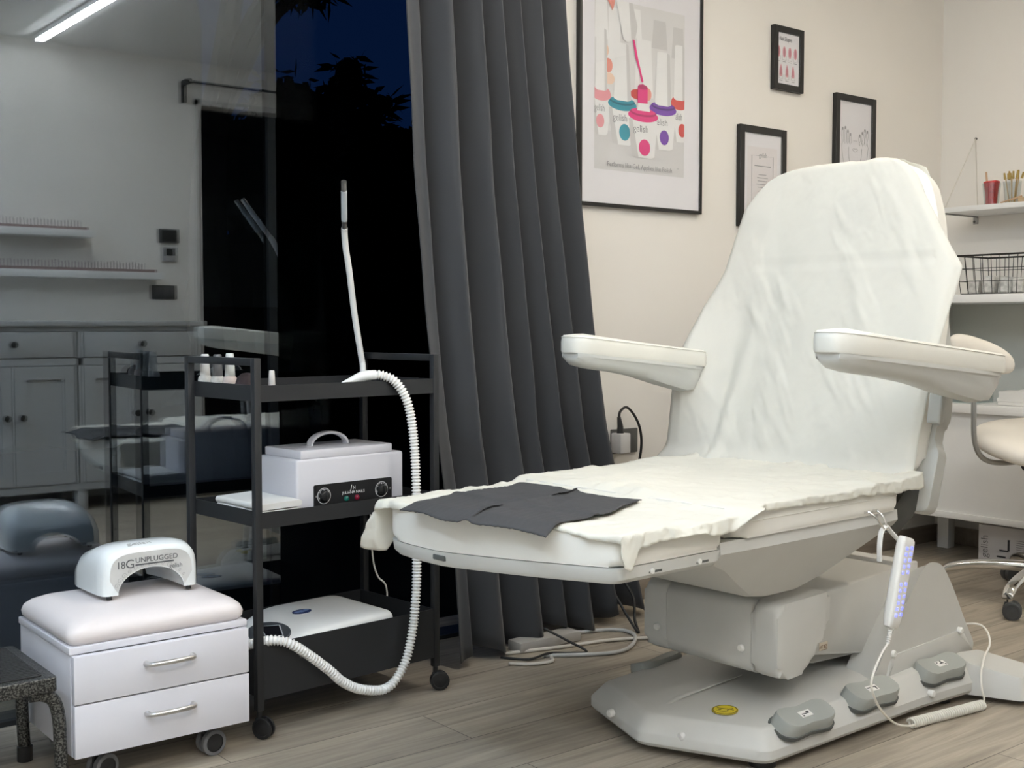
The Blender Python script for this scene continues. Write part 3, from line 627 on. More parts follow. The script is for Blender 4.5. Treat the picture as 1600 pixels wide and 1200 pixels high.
# ================================================================ reclining treatment chair
CA = R(2.5); CM = Matrix.Rotation(CA, 4, 'Z')
CO = Vector((2.2, 1.68, 0))
def K(u, v, z): return CM @ Vector((u, v, z))
def side(pts, v0, v1, bev=0, seg=2, bm=None, mi=0):   # profile in (u,z) swept across the chair
    b = bm if bm is not None else NB(); k = NB(); prism(k, [(p[0], -p[1]) for p in pts], v0, v1, bev, seg, mi)
    # (x, y, z)=(u, -z, v) -> (u, v, z)
    for q in k.verts: q.co = Vector((q.co.x, q.co.z, -q.co.y))
    me = bpy.data.meshes.new('x'); k.to_mesh(me); k.free(); b.from_mesh(me); bpy.data.meshes.remove(me); return b
t = chair = thing('treatment_chair', 'white padded reclining treatment chair on a grey motorised base', 'chair', K(*CO), CA, origin=CO)
VC = 1.68
bp_ = [(1.909, 1.927), (1.812, 1.683), (1.918, 1.432), (2.483, 1.418), (2.70, 1.398), (2.74, 1.46), (2.74, 1.90), (2.70, 1.962), (2.483, 1.942)]
bp_ = roundpoly(bp_, [.02, .02, .025, .03, .03, .04, .04, .03, .03], 4)
cu, cv = 2.26, 1.68
def ins(k, kv, z, f=None): return [(cu+(u-cu)*k, cv+(v-cv)*kv, z+(f(u, v) if f else 0)) for u, v in bp_]
rise = lambda u, v: .016*max(0, min(1, (u-2.0)/.5))
ridge = lambda k: (lambda u, v: .016*max(0, min(1, (u-2.0)/.5)))
bm = NB()
rings = [ins(.985, .98, .020), ins(1, 1, .028), ins(1, 1, .046), ins(.996, .99, .050)]
for k, kv, z in ((.945, .90, .078), (.935, .88, .0815), (.925, .86, .083)): rings.append(ins(k, kv, z, rise))
for k in (.7, .5, .3, .12): rings.append([(cu+(u-cu)*k, cv+(v-cv)*(.86*k/.925), .0835+rise(u, v)+.012*(1-k)) for u, v in bp_])
loft(bm, rings); base = obj('base', bm, greyp, t, 30)
bm = NB()
for u, v in ((1.962, 1.478), (1.962, 1.88), (2.62, 1.46), (2.62, 1.90)): lathe(bm, [(.028, 0), (.028, .012), (.022, .024)], (u, v, 0), 'z', 18)
obj('floor_pad', bm, darkp, base)
bm = NB(); side([(1.845, .0745), (1.95, .0925), (2.16, .1015), (2.16, .099), (1.95, .089), (1.845, .070)], 1.685, 1.697, .001, 1, bm); obj('base_rib', bm, greyp, base)
for s in (-1, 1):   # outrigger feet
    a = [(2.66, VC+s*.26), (2.71, VC+s*.385), (2.80, VC+s*.385), (2.845, VC+s*.355), (2.80, VC+s*.22), (2.70, VC+s*.20)]
    if s < 0: a = a[::-1]
    bm = NB(); o_ = roundpoly(a, .012, 3); c0 = (2.75, VC+s*.29)
    loft(bm, [[(p[0], p[1], .016) for p in o_], [(p[0], p[1], .040) for p in o_], [(c0[0]+(p[0]-c0[0])*.80, c0[1]+(p[1]-c0[1])*.86, .068+.03*max(0, 1-abs(p[1]-VC)/.385)*2) for p in o_]]); ft = obj('outrigger', bm, greyp, t, 30)
    bm = NB(); lathe(bm, [(.026, 0), (.026, .014), (.02, .017)], (2.775, VC+s*.345, 0), 'z', 16); obj('foot', bm, darkp, ft)
    # tall shoulder covers either side of the lifting arm
    pr = roundpoly([(2.345, .088), (2.412, .172), (2.548, .315), (2.582, .333), (2.640, .320), (2.69, .26), (2.745, .175), (2.80, .10), (2.76, .06), (2.39, .06)], [.01, .03, .03, .03, .03, .05, .03, .02, .01, .01], 4)
    v0, v1 = (1.480, 1.555) if s < 0 else (1.805, 1.88)
    bm = NB(); n = len(pr); m = (v0+v1)/2
    def rg(v, k): return [(2.55+(p[0]-2.55)*k, v, .06+(p[1]-.06)*(k if p[1] > .1 else 1)) for p in pr]
    if s < 0: loft(bm, [rg(v0-.012, 1.02), rg(v0+.002, .985), rg(v0+.020, .955), rg(v0+.034, .93), rg(v1, .92)])
    else: loft(bm, [rg(v0, .92), rg(v1-.034, .93), rg(v1-.02, .955), rg(v1-.002, .985), rg(v1+.012, 1.02)])
    sc_ = obj('shoulder_cover', bm, greyp, t, 35)
    q = roundpoly([(2.385, .075), (2.425, .142), (2.735, .150), (2.80, .075)], .015, 3)
    bm = side(q, 1.464, 1.520, .012, 3) if s < 0 else side(q, 1.84, 1.896, .012, 3); obj('skirt', bm, greyp, sc_, 50)
for u, v, z, ax in ((1.856, 1.60, .050, 'x'), (1.852, 1.80, .050, 'x'), (2.506, 1.4155, .050, 'y'), (2.723, 1.466, .150, 'y'), (2.43, 1.470, .145, 'y')):
    bm = NB(); lathe(bm, [(.0085, .004), (.0085, -.006), (.006, -.009), (0, -.009)], (u, v, z), ax, 14); obj('screw_cap', bm, whitep, base)
# foot pedals along the near side, one on the far side
def pedal(u, v, z, rz, tilt, s):
    M = Matrix.Translation((u, v, z)) @ Matrix.Rotation(rz, 4, 'Z') @ Matrix.Rotation(tilt, 4, 'X')
    o_ = []
    n = 40
    for k in range(n):
        a = 2*math.pi*k/n; c, q = math.cos(a), math.sin(a)
        o_.append((.078*math.copysign(abs(c)**.75, c), (.035-.008*max(0, 1-abs(c)*1.6))*math.copysign(abs(q)**.6, q)))
    bm = NB()
    def zz(x): return .006*(abs(x)/.078)**2
    loft(bm, [[(x*1.03, y*1.06, -.014) for x, y in o_], [(x, y, .005+zz(x)) for x, y in o_], [(x*.96, y*.93, .010+zz(x)) for x, y in o_], [(x*.5, y*.5, .0098+zz(x*.5)) for x, y in o_]]); xf(bm, M); p = obj('pedal', bm, pedalp, t, 40)
    bm = NB(); loft(bm, [[(x*1.08, y*1.15, -.020) for x, y in o_], [(x*1.08, y*1.15, -.012) for x, y in o_]]); xf(bm, M); obj('pedal_seat', bm, mat('recess_grey', (.09, .095, .09), .6), p)
    if s:
        bm = NB(); box(bm, (-.017, -.0085, .0099), (.017, .0085, .0111)); xf(bm, M); obj('pictogram_label', bm, whitep, p)
        bm = NB()
        if s == 1: box(bm, (-.012, -.0015, .0111), (.004, .0005, .0116)); box(bm, (.004, -.001, .0111), (.011, .005, .0116)); box(bm, (-.013, -.007, .0111), (-.008, -.004, .0116))
        elif s == 2: box(bm, (-.015, .001, .0111), (.013, .0035, .0116)); box(bm, (.009, -.006, .0111), (.013, .001, .0116))
        else: box(bm, (-.004, -.001, .0111), (.009, .0015, .0116)); box(bm, (.002, .002, .0111), (.006, .008, .0116)); box(bm, (-.014, .003, .0111), (-.009, .006, .0116)); box(bm, (.010, -.007, .0111), (.014, -.003, .0116))
        xf(bm, M); obj('pictogram', bm, inkm, p)
pedal(2.052, 1.442, .0865, R(-4), R(24), 1); pedal(2.296, 1.440, .0905, R(-4), R(24), 2); pedal(2.576, 1.434, .0935, R(-4), R(23), 3)
pedal(2.13, 1.918, .0815, R(4), R(-16), 0)
# yellow warning disc
bm = NB(); lathe(bm, [(.0275, 0), (.0275, .0012), (0, .0012)], (0, 0, 0), 'z', 32)
WM = Matrix.Translation((1.962, 1.575, .0885)) @ Matrix.Rotation(R(-3.0), 4, 'Y'); xf(bm, WM); wd = obj('warning_disc', bm, mat('warning_yellow', (.70, .55, .03), .45), t)
bm = NB(); lathe(bm, [(.0262, .0013), (.0262, .0016), (.0242, .0016), (.0242, .0013)], (0, 0, 0), 'z', 32, cap=False)
WF = Matrix.Rotation(R(-48), 4, 'Z')
b = NB(); tube(b, [(-.016, .010, .0014), (.006, .002, .0014)], .0008, 5); tube(b, [(.004, -.004, .0014), (.017, .007, .0014)], .0008, 5); tube(b, [(.008, .003, .0014), (.018, -.004, .0014)], .0008, 5); tube(b, [(-.018, -.008, .0014), (-.004, -.011, .0014), (.006, -.009, .0014)], .0007, 5); tube(b, [(-.014, -.002, .0014), (-.008, -.001, .0014)], .0009, 5); xf(b, WF)
me = bpy.data.meshes.new('x'); b.to_mesh(me); b.free(); bm.from_mesh(me); bpy.data.meshes.remove(me)
xf(bm, WM); obj('warning_marks', bm, mat('warning_ink', (.10, .085, .02), .6), wd)
# motor housing and lifting arm
prof = roundpoly([(2.028, .17), (2.028, .312), (2.215, .318), (2.215, .240), (2.175, .230), (2.15, .155), (2.05, .150)], [.02, .025, .012, .015, .02, .035, .03], 4)
bm = side(prof, 1.492, 1.560, .014, 3); hs = obj('motor_end_cover', bm, greyp, t, 50)
bm = side(prof, 1.561, 1.798, .002, 1); obj('motor_housing', bm, greyp, t, 50)
bm = side(prof, 1.799, 1.866, .014, 3); obj('motor_end_cover', bm, greyp, t, 50)
for v in (1.585, 1.825):
    bm = NB(); lathe(bm, [(.008, .004), (.008, -.004), (.006, -.007), (0, -.007)], (2.028, v, .207), 'x', 14); obj('screw_cap', bm, whitep, hs)
bm = side(roundpoly([(2.15, .175), (2.15, .300), (2.56, .318), (2.66, .30), (2.66, .16), (2.40, .140)], .02, 3), 1.532, 1.828, .008, 2); arm_ = obj('lifting_arm', bm, greyp, t, 50)
bm = side(roundpoly([(2.57, .295), (2.575, .326), (2.64, .322), (2.64, .29)], .004, 2), 1.531, 1.829, .002, 1); obj('rear_lip', bm, whitep, arm_)
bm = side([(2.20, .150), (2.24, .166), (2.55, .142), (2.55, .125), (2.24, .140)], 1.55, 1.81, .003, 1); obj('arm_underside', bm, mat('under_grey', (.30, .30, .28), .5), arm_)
bm = NB(); box(bm, (2.234, 1.5310, .173), (2.266, 1.5318, .191)); pl = obj('maker_plate', bm, mat('beige_label', (.66, .58, .47), .5), arm_)
bm = NB(); text(bm, 'ART', .0105, frame((2.2335, 1.5308, .1775), (1, 0, 0), (0, -1, 0)), .0001, xs=.78)
for z in (.177, .1805, .184): box(bm, (2.2565, 1.5306, z), (2.262, 1.531, z+.0012))
box(bm, (2.2515, 1.5306, .177), (2.2545, 1.531, .185)); box(bm, (2.242, 1.5306, .1735), (2.262, 1.531, .1745)); obj('plate_print', bm, mat('brown_ink', (.22, .13, .07), .6), pl)
# seat shell (boat-shaped underside)
bm = NB(); rings = []
for u, zb, wt, wb_ in ((1.705, .452, .296, .280), (1.76, .432, .298, .262), (1.85, .385, .300, .225), (1.92, .350, .300, .200), (2.00, .336, .300, .185), (2.09, .336, .300, .185), (2.16, .362, .300, .205), (2.24, .415, .298, .245), (2.305, .452, .292, .27)):
    zt_ = .500
    rings.append([(u, VC-wt, zt_), (u, VC-wt-.002, zt_-.022), (u, VC-wt+.010, max(zb+.012, zt_-.038)), (u, VC-wb_, zb+.004), (u, VC-wb_+.012, zb), (u, VC+wb_-.012, zb), (u, VC+wb_, zb+.004), (u, VC+wt-.010, max(zb+.012, zt_-.038)), (u, VC+wt+.002, zt_-.022), (u, VC+wt, zt_)])
loft(bm, rings); shell = obj('seat_shell', bm, greyp, t, 28)
bm = NB(); lathe(bm, [(.020, .001), (.020, -.002), (0, -.002)], (1.83, 1.455, .415), 'y', 18)
for v_ in bm.verts: v_.co.z = .415+(v_.co.z-.415)*.5; v_.co.y -= .0
obj('cable_hole', bm, darkp, shell)
# leg rest: tray and two cushions, split near the near side
leg_out = roundpoly([(1.452, 1.452), (1.395, 1.60), (1.375, 1.85), (1.392, 1.998), (1.70, 1.985), (1.70, 1.452)], [.015, .10, .10, .055, .02, .01], 6)
leg_r = roundpoly([(1.448, 1.376), (1.444, 1.4505), (1.718, 1.4505), (1.722, 1.376)], [.022, .006, .006, .02], 5)
allout = roundpoly([(1.436, 1.38), (1.395, 1.60), (1.375, 1.85), (1.392, 1.998), (1.70, 1.985), (1.712, 1.38)], [.02, .12, .12, .055, .02, .02], 6)
lft = lambda v: .024*max(0, min(1, (1.80-v)/.42))
bm = NB(); prism(bm, allout, .466, .540, .014, 4)
for q in bm.verts:
    if q.co.z < .50: q.co.z += lft(q.co.y)
obj('leg_cushion', bm, vinyl, t, 60)
c1 = (1.55, 1.68); bm = NB()
loft(bm, [[(c1[0]+(p[0]-c1[0])*.95, c1[1]+(p[1]-c1[1])*.96, .436+lft(p[1])) for p in allout], [(c1[0]+(p[0]-c1[0])*.985, c1[1]+(p[1]-c1[1])*.99, .444+lft(p[1])) for p in allout], [(p[0], p[1], .4645+lft(p[1])) for p in allout]]); tr = obj('leg_tray', bm, shellp, t, 40)
for u, v, dx in ((1.530, 1.386, 1), (1.655, 1.386, 1)):
    bm = NB(); box(bm, (u-.018, v-.004, .470), (u+.018, v+.006, .479), .002); obj('tray_slot', bm, mat('recess_grey', (.09, .095, .09), .6), tr)
    bm = NB(); lathe(bm, [(.005, .002), (.005, -.005), (0, -.006)], (u-.01, v-.002, .4745), 'y', 10); obj('tray_knob', bm, whitep, tr)
for v in (1.80,):
    bm = NB(); box(bm, (1.378, v-.018, .448), (1.388, v+.018, .458), .002); obj('tray_slot', bm, mat('recess_grey', (.09, .095, .09), .6), tr)
# seat cushion
bm = NB(); prism(bm, rrect(1.742, 1.374, 2.300, 1.986, .03, 5), .502, .5575, .014, 4); sc = obj('seat_cushion', bm, vinyl, t, 60)
bm = NB(); r_ = rrect(1.7415, 1.3735, 2.3005, 1.9865, .03, 5); tube(bm, [(p[0], p[1], .533) for p in r_]+[(r_[0][0], r_[0][1], .533)], .0012, 6); obj('piping', bm, vinyl, sc)
# back: plane leaning towards the head end
BS = Vector((.301, 0, .954)); BN = Vector((-.954, 0, .301)); B0 = Vector((2.36, 0, .55))
def BK(v, s, d=0): p = B0+BS*s+BN*d; return Vector((p.x, v, p.z))
def slab(out, d0, d1, bev, seg=4):
    bm = NB(); prism(bm, out, d0, d1, bev, seg)
    for q in bm.verts: q.co = BK(q.co.x, q.co.y, q.co.z)
    return bm
o_ = roundpoly([(1.398, .03), (1.398, .38), (1.425, .518), (1.935, .518), (1.965, .38), (1.965, .03)], [.04, .15, .03, .03, .15, .04], 6)
obj('back_cushion', slab(o_, -.058, -.016, .018), vinyl, t, 60)
o_ = roundpoly([(1.427, .526), (1.452, .64), (1.50, .75), (1.60, .783), (1.76, .783), (1.86, .75), (1.91, .64), (1.935, .526)], [.02, .12, .10, .08, .08, .10, .12, .02], 6)
hd = obj('head_cushion', slab(o_, -.055, -.016, .018), vinyl, t, 60)
bm = slab([(1.70+.062*math.cos(2*math.pi*k/28), .645+.052*math.sin(2*math.pi*k/28)) for k in range(28)], -.03, -.0135, .004, 2); obj('face_hole_plug', bm, mat('plug_grey', (.30, .32, .31), .6), hd)
o_ = roundpoly([(1.372, -.05), (1.370, .09), (1.386, .105), (1.386, .145), (1.374, .16), (1.385, .26), (1.45, .50), (1.56, .66), (1.80, .66), (1.92, .50), (1.98, .26), (1.992, .16), (1.976, .145), (1.976, .105), (1.992, .09), (1.988, -.05)], [.02, .01, .01, .01, .03, .1, .1, .06, .06, .1, .1, .03, .01, .01, .01, .02], 4)
bs = obj('back_shell', slab(o_, -.095, -.0585, .0025, 2), mat('shell_grey', (.44, .44, .41), .42), t, 50)
for va in (1.40, 1.92):
    bm = side(roundpoly([(2.27, .47), (2.30, .49), (2.385, .555), (2.425, .53), (2.40, .48), (2.33, .44)], .01, 2), va, va+.04, .004, 2); obj('back_hinge', bm, mat('hinge_dark', (.05, .05, .045), .5), t)
# armrests
for s in (-1, 1):
    va = 1.300 if s < 0 else 2.052
    us = 1.900 if s < 0 else 1.958
    U = lambda u: us+(u-1.87)*(1.015 if s < 0 else .755)
    def ztop(u): return .890-(u-1.88)*.090 if s < 0 else .880-(u-1.88)*.095
    hw = .048
    plan = roundpoly([(U(1.870), va-hw*.55), (U(1.92), va-hw*.97), (U(2.46), va-hw), (U(2.476), va-hw*.8), (U(2.476), va+hw*.8), (U(2.46), va+hw), (U(1.92), va+hw*.97), (U(1.870), va+hw*.55)], [.022, .05, .012, .014, .014, .012, .05, .022], 6)
    def ring(k, dz, du=0):
        cu_ = U(2.16)
        return [(cu_+(p[0]-cu_)*(1-(1-k)*.25)+du, va+(p[1]-va)*k, ztop(p[0])+dz) for p in plan]
    bm = NB(); loft(bm, [ring(1.0, -.042), ring(1.03, -.037), ring(1.03, -.016), ring(1.0, -.006), ring(.93, 0), ring(.5, .002), ring(.1, .0025)]); ar = obj('arm_pad', bm, armv, t, 50)
    bm = NB(); q = ring(1.005, -.0065); tube(bm, [Vector(p)+Vector((0, 0, .002)) for p in q+q[:1]], .0012, 6); obj('stitching', bm, armv, ar)
    bm = NB(); st = []
    for u, h, k in ((1.880, .010, .55), (1.888, .022, .66), (1.91, .030, .82), (1.96, .035, .93), (2.06, .037, .96), (2.18, .044, .97), (2.30, .060, .97), (2.40, .070, .95), (2.435, .066, .90), (2.455, .050, .84), (2.466, .028, .76)):
        a = hw*k; z0_ = ztop(U(u))-.0415; u = U(u)
        st.append([(u, va-a*1.03, z0_), (u, va-a*1.03, z0_-.008), (u, va-a*.93, z0_-.012), (u, va-a*.90, z0_-h*.55), (u, va-a*.62, z0_-h*.93), (u, va, z0_-h), (u, va+a*.62, z0_-h*.93), (u, va+a*.90, z0_-h*.55), (u, va+a*.93, z0_-.012), (u, va+a*1.03, z0_-.008), (u, va+a*1.03, z0_)])
    loft(bm, st); obj('arm_shell', bm, shellp, ar, 45)
    pr = [(2.408, .68), (2.428, .785), (2.452, .775), (2.430, .68)]
    bm = side(roundpoly(pr, .008, 3), 1.352, 1.384, .004, 2) if s < 0 else side(roundpoly([(q[0]+.05, q[1]) for q in pr], .012, 3), 1.975, 2.03, .006, 2)
    obj('arm_bracket', bm, mat('shell_grey', (.44, .44, .41), .42), t, 50)
# handset hook under the seat edge
bm = NB()
for du in (-.014, .016): tube(bm, smooth_pts([(2.172+du, 1.378, .508), (2.172+du, 1.366, .512), (2.176+du*.9, 1.352, .503), (2.184+du*.55, 1.345, .484), (2.190+du*.35, 1.343, .474)], 5), .0024, 8)
obj('handset_hook', bm, chrome, t)
# ---------------------------------------------------------------- disposable sheets
def tab(T_, x):
    for (a, va_), (b_, vb_) in zip(T_, T_[1:]):
        if a <= x <= b_: return va_+(vb_-va_)*(x-a)/(b_-a)
    return T_[0][1] if x < T_[0][0] else T_[-1][1]
def wr(x, y, k, seed): return noise.fractal(Vector((x*k, y*k, seed)), .8, 2.1, 4)
nonw = sheetmat('nonwoven_sheet', (.86, .85, .79), .29)
VL = [(-.01, 2.118), (.04, 2.112), (.163, 2.102), (.269, 2.094), (.412, 2.072), (.518, 2.042), (.60, 2.036), (.689, 2.022), (.73, 1.992), (.758, 1.965), (.775, 1.93), (.786, 1.895), (.80, 1.80)]
VR = [(-.01, 1.387), (.094, 1.394), (.226, 1.390), (.33, 1.386), (.449, 1.371), (.505, 1.368), (.55, 1.40), (.613, 1.442), (.688, 1.492), (.74, 1.525), (.77, 1.556), (.80, 1.60)]
bm = NB(); NI, NJ = 150, 170; g = []
for j in range(NJ+1):
    s = -.012+(.812)*j/NJ; row = []
    for i in range(NI+1):
        a = i/NI; v0, v1 = tab(VR, s), tab(VL, s); v = v0+(v1-v0)*a
        dl = (v-v0); dr = (v1-v)
        # lies on the cushions, falls back past their rims
        lim0, lim1 = (1.40 if s < .4 else 1.40+(s-.4)*.22), (1.962 if s < .4 else 1.962-(s-.4)*.20)
        over = max(0, lim0-v, v-lim1)
        d = .003-.10*over-(.0 if v > 1.68 else 1.0*over**2)
        d -= .010*math.exp(-(min(dl, dr)/.010)**2)
        d += .0030*wr(v*1.3-s*.15, s*.40, 7, 1)+.012*max(0, wr(v*1.3-s*.75, s*.35+v*.25, 5, 7)-.08)*(1-abs(2*a-1)**3)+.0006*wr(v, s*.6, 30, 3)
        d += .012*math.exp(-((v-1.93+.10*s)/.02)**2)*max(0, min(1, (.5-s)/.4))*.8
        d += .010*math.exp(-((v-1.84-.25*s)/.03)**2)*max(0, .35-s)
        if abs(s-.522) < .02 and lim0 < v < lim1: d -= .002*(1-abs(s-.522)/.02)
        d += .030*math.exp(-((s+.012)/.03)**2)
        if v > 1.94: d += .055*math.exp(-((s-.25)/.18)**2)*min(1, (v-1.94)/.12)**1.3
        ss = s; 
        topk = max(0, s-.772)
        d -= 22*topk**2
        row.append(bm.verts.new(BK(v, ss-topk*.25+.003*wr(v, 3, 14, 9)*(1 if s > .75 else 0), d)))
    g.append(row)
# over the top edge and down behind the head
for k in range(1, 10):
    row = []
    for i in range(NI+1):
        a = i/NI; v = 1.60+(1.80-1.60)*a
        sp = 1+.05*k
        v = 1.700+(v-1.700)*sp - (.05*max(0, .3-a)/.3*min(1, k/4))
        row.append(bm.verts.new(BK(v, .792-.0012*k*k+.004*wr(v, k*.05, 16, 4), -.022-.0085*k+.004*wr(v, k*.1, 20, 6))))
    g.append(row)
for j in range(len(g)-1):
    for i in range(NI): bm.faces.new((g[j][i], g[j][i+1], g[j+1][i+1], g[j+1][i]))
# side return on the near rim: the sheet folds round to the back
prev = [g[j][0] for j in range(NJ+1)]
for k in range(1, 7):
    row = []
    for j in range(NJ+1):
        s = -.012+.812*j/NJ; w_ = max(0, min(1, (s-.60)/.12))
        p = prev[0] if False else g[j][0].co
        row.append(bm.verts.new(p + Vector((.002*k+.006*k*w_, .010*k*(1-w_)-.001*k*w_, -.003*k+.002*wr(s*3, k*.3, 6, 2)))))
    for j in range(NJ):
        if -.012+.812*j/NJ > .59: bm.faces.new((prev[j], prev[j+1], row[j+1], row[j]))
    prev = row
for v_ in [v for v in bm.verts if not v.link_faces]: bm.verts.remove(v_)
xf(bm, CM); tag(obj('disposable_sheet', bm, nonw, smooth=180, solid=.0008), 'thin white disposable sheet draped over the upright backrest', 'sheet')
# seat sheet
nonw2 = sheetmat('nonwoven_sheet_seat', (.86, .84, .76), .06, .30)
ZT = [(1.3, .5425), (1.66, .5440), (1.72, .548), (1.76, .560), (2.3, .5605)]
ON = [(1.36, .030), (1.42, .046), (1.445, .062), (1.47, .030), (1.52, .026), (1.60, .028), (1.66, .030), (1.70, .030), (1.73, .032), (1.76, .040), (1.80, .022), (1.90, .018), (2.05, .020), (2.2, .024), (2.36, .035)]
OF = [(1.38, .018), (1.50, .010), (1.70, .010), (1.90, .022), (1.94, .035), (1.975, .06), (2.0, .10)]
bm = NB(); NI, NJ = 200, 150; g = []
for i in range(NI+1):
    row = []
    for j in range(NJ+1):
        a, b = i/NI, j/NJ
        vv = 1.376+(1.996-1.376)*b
        uf = 1.436-.050*((vv-1.38)/.42 if vv < 1.80 else 1)+.018*max(0, (vv-1.95)/.05)
        u0 = uf-tab(OF, vv)*1.0; un = u0+(2.372-u0)*a
        oh_n, oh_f = tab(ON, un), .04+.07*max(0, min(1, (1.47-un)/.06))
        va = 1.376-oh_n; vb = 1.996+oh_f; vn = va+(vb-va)*b
        du = max(0, uf-un); dn = max(0, 1.376-vn); df = max(0, vn-1.992)
        z = tab(ZT, un)
        lift = 1.5*math.exp(-((un-1.765)/.032)**2)+.5*math.exp(-((un-1.60)/.05)**2)
        e = .008
        def drop(d_, fl): 
            return (min(d_, e)*.25, max(0, d_-e*.5)*(1-min(fl, 1.3)))
        o1, z1 = drop(du, 0); o2, z2 = drop(dn, lift); o3, z3 = drop(df, 0)
        u = max(un, uf-.0065-.10*du) if du > 0 else un
        v = vn
        if dn > 0: v = 1.376-.0065-dn*(.16+.75*min(1, lift))
        if df > 0: v = 1.992+.006+df*.15
        amp = 1 if (du == 0 and dn == 0 and df == 0) else .8
        rise_ = .009*max(0, wr(un*.7, vn*1.6, 6, 5))+.007*max(0, wr(un*1.3+vn*.6, vn*.9-un*.4, 9, 8))+.0005*wr(un, vn, 40, 2)
        if 1.70 < un < 2.3: rise_ += .004*max(0, math.sin(un*70+vn*26+2*wr(un, vn, 6, 11)))*max(0, wr(un, vn, 5, 13)+.2)
        k2 = math.exp(-((un-1.735)/.02)**2)
        z = z+rise_-max(z1, z2, z3)-.003*k2
        if du > 0 or dn > 0: u += .006*wr(vn*3, un*3, 9, 15)*(du > 0); v -= .007*abs(wr(un*2.5, vn*2, 14, 17))*(dn > 0)
        z += .012*max(0, (un-2.30)/.07)**2 + .006*math.exp(-((un-2.33)/.03)**2)*(1-b)*.6
        if du > 0.0 and vn > 1.97: v += .020*min(1, du/.06)*((vn-1.97)/.06); u -= .010*min(1, du/.05)
        row.append(bm.verts.new((u, v, z)))
    g.append(row)
for i in range(NI):
    for j in range(NJ): bm.faces.new((g[i][j], g[i][j+1], g[i+1][j+1], g[i+1][j]))
xf(bm, CM); tag(obj('disposable_sheet', bm, nonw2, smooth=180, solid=.0008), 'crumpled white disposable sheet spread over the seat and leg rest', 'sheet')
# dark ribbed pad on the leg rest
bm = NB(); A_, B_, C_, D_ = Vector((1.330, 1.866)), Vector((1.366, 1.480)), Vector((1.702, 1.574)), Vector((1.700, 1.932)); n = 60; g = []
for i in range(n+1):
    row = []
    for j in range(n+1):
        a, b = i/n, j/n; p = A_.lerp(B_, a).lerp(D_.lerp(C_, a), b)
        p += Vector((.012*math.sin(a*9+1)*(1-b)*.6+.006*math.sin(a*7)*b, .010*math.sin(b*9)*(1 if a > .5 else -.6)))
        z = tab(ZT, p.x)+.0100+.0045*abs(math.sin(a*math.pi))*max(0, wr(p.x, p.y, 8, 21))+.006*math.exp(-((a-.5)/.03)**2)+.005*math.exp(-((b-.45)/.03)**2)+.004*wr(p.x, p.y, 10, 22)*.6
        edge = 1.436-.050*((p.y-1.38)/.42 if p.y < 1.80 else 1)-.012
        if p.x < edge: z -= (edge-p.x)*.3
        z += .0006*math.sin((a*38 if b < .45 else b*38)*2*math.pi/1.6)
        row.append(bm.verts.new((p.x, p.y, z)))
    g.append(row)
for i in range(n):
    for j in range(n): bm.faces.new((g[i][j], g[i][j+1], g[i+1][j+1], g[i+1][j]))
xf(bm, CM); tag(obj('ribbed_pad', bm, mat('pad_grey', (.050, .050, .053), .85, bump=.3, bscale=1200), smooth=180, solid=.002), 'dark grey ribbed cloth pad lying creased on the white leg rest', 'pad')
# handset hanging from the hook
HP = Vector((2.221, 1.335, .26)); t = thing('handset', 'white control handset with glowing blue keys hanging from the seat edge', 'remote control', K(*HP), CA, origin=HP)
HX = R(17); HM = Matrix.Translation((2.203, 1.337, .268)) @ Matrix.Rotation(HX, 4, 'Y')
bm = NB(); rings = []
for z, hw, th in ((.0, .012, .007), (.003, .018, .010), (.02, .021, .012), (.05, .0225, .0125), (.10, .0240, .0115), (.17, .0245, .0105), (.186, .0235, .0100), (.192, .019, .007)):
    rings.append([HM @ Vector((p[0], p[1], z)) for p in rrect(-hw, -th, hw, th, min(hw, th)*.75, 4)])
loft(bm, rings); body = obj('body', bm, whitep, t, 50)
kb = mat('key_blue', (.30, .32, .75), .4, emit=(.12, .14, 1.0), estr=1.5)
for k in range(11):
    for q in (-1, 1):
        z = .172-k*.0128-(.012 if k > 4 else 0)-(0 if q > 0 else .004)
        bm = NB(); y = -.0108-.0017*max(0, (.12-z)/.1); box(bm, (q*.009-.0042, y-.0012, z-.0035), (q*.009+.0042, y+.001, z+.0035), .0008, 1); xf(bm, HM); obj('key', bm, kb, body)
bm = NB(); tube(bm, smooth_pts([HM @ Vector((-.002, .009, .178)), Vector((2.215, 1.348, .468)), Vector((2.196, 1.347, .480)), Vector((2.178, 1.347, .470)), Vector((2.172, 1.347, .44)), Vector((2.180, 1.350, .41))], 5), [.004]*26, 8)
for v_ in bm.verts: v_.co.y = 1.3475+(v_.co.y-1.3475)*1.5
obj('hanger', bm, whitep, t)
bm = NB(); e = HM @ Vector((0, 0, .003)); e2 = HM @ Vector((0, 0, -.032)); P = [e.lerp(e2, k/40) for k in range(41)]; tube(bm, P, [.0055-.0015*k/40+.0008*math.sin(k*1.3) for k in range(41)], 10); obj('strain_relief', bm, whitep, t)
cp = smooth_pts([e2, (2.161, 1.335, .215), (2.128, 1.333, .172), (2.150, 1.337, .128), (2.20, 1.346, .085), (2.27, 1.360, .045), (2.345, 1.376, .020), (2.383, 1.384, .012)], 7)
bm = NB(); c0, c1_ = Vector((2.383, 1.393, .0132)), Vector((2.628, 1.352, .0132)); ax = (c1_-c0).normalized(); sd = Vector((-ax.y, ax.x, 0)); turns = 34; hel = []
for k in range(turns*14+1):
    a = 2*math.pi*k/14; hel.append(c0.lerp(c1_, k/(turns*14))+sd*(.0098*math.cos(a))+Vector((0, 0, .0098*math.sin(a))))
up_ = smooth_pts([hel[-1], (2.640, 1.356, .022), (2.636, 1.360, .048), (2.655, 1.372, .078), (2.700, 1.388, .105), (2.744, 1.398, .124), (2.775, 1.42, .146), (2.785, 1.45, .158), (2.770, 1.50, .150)], 7)
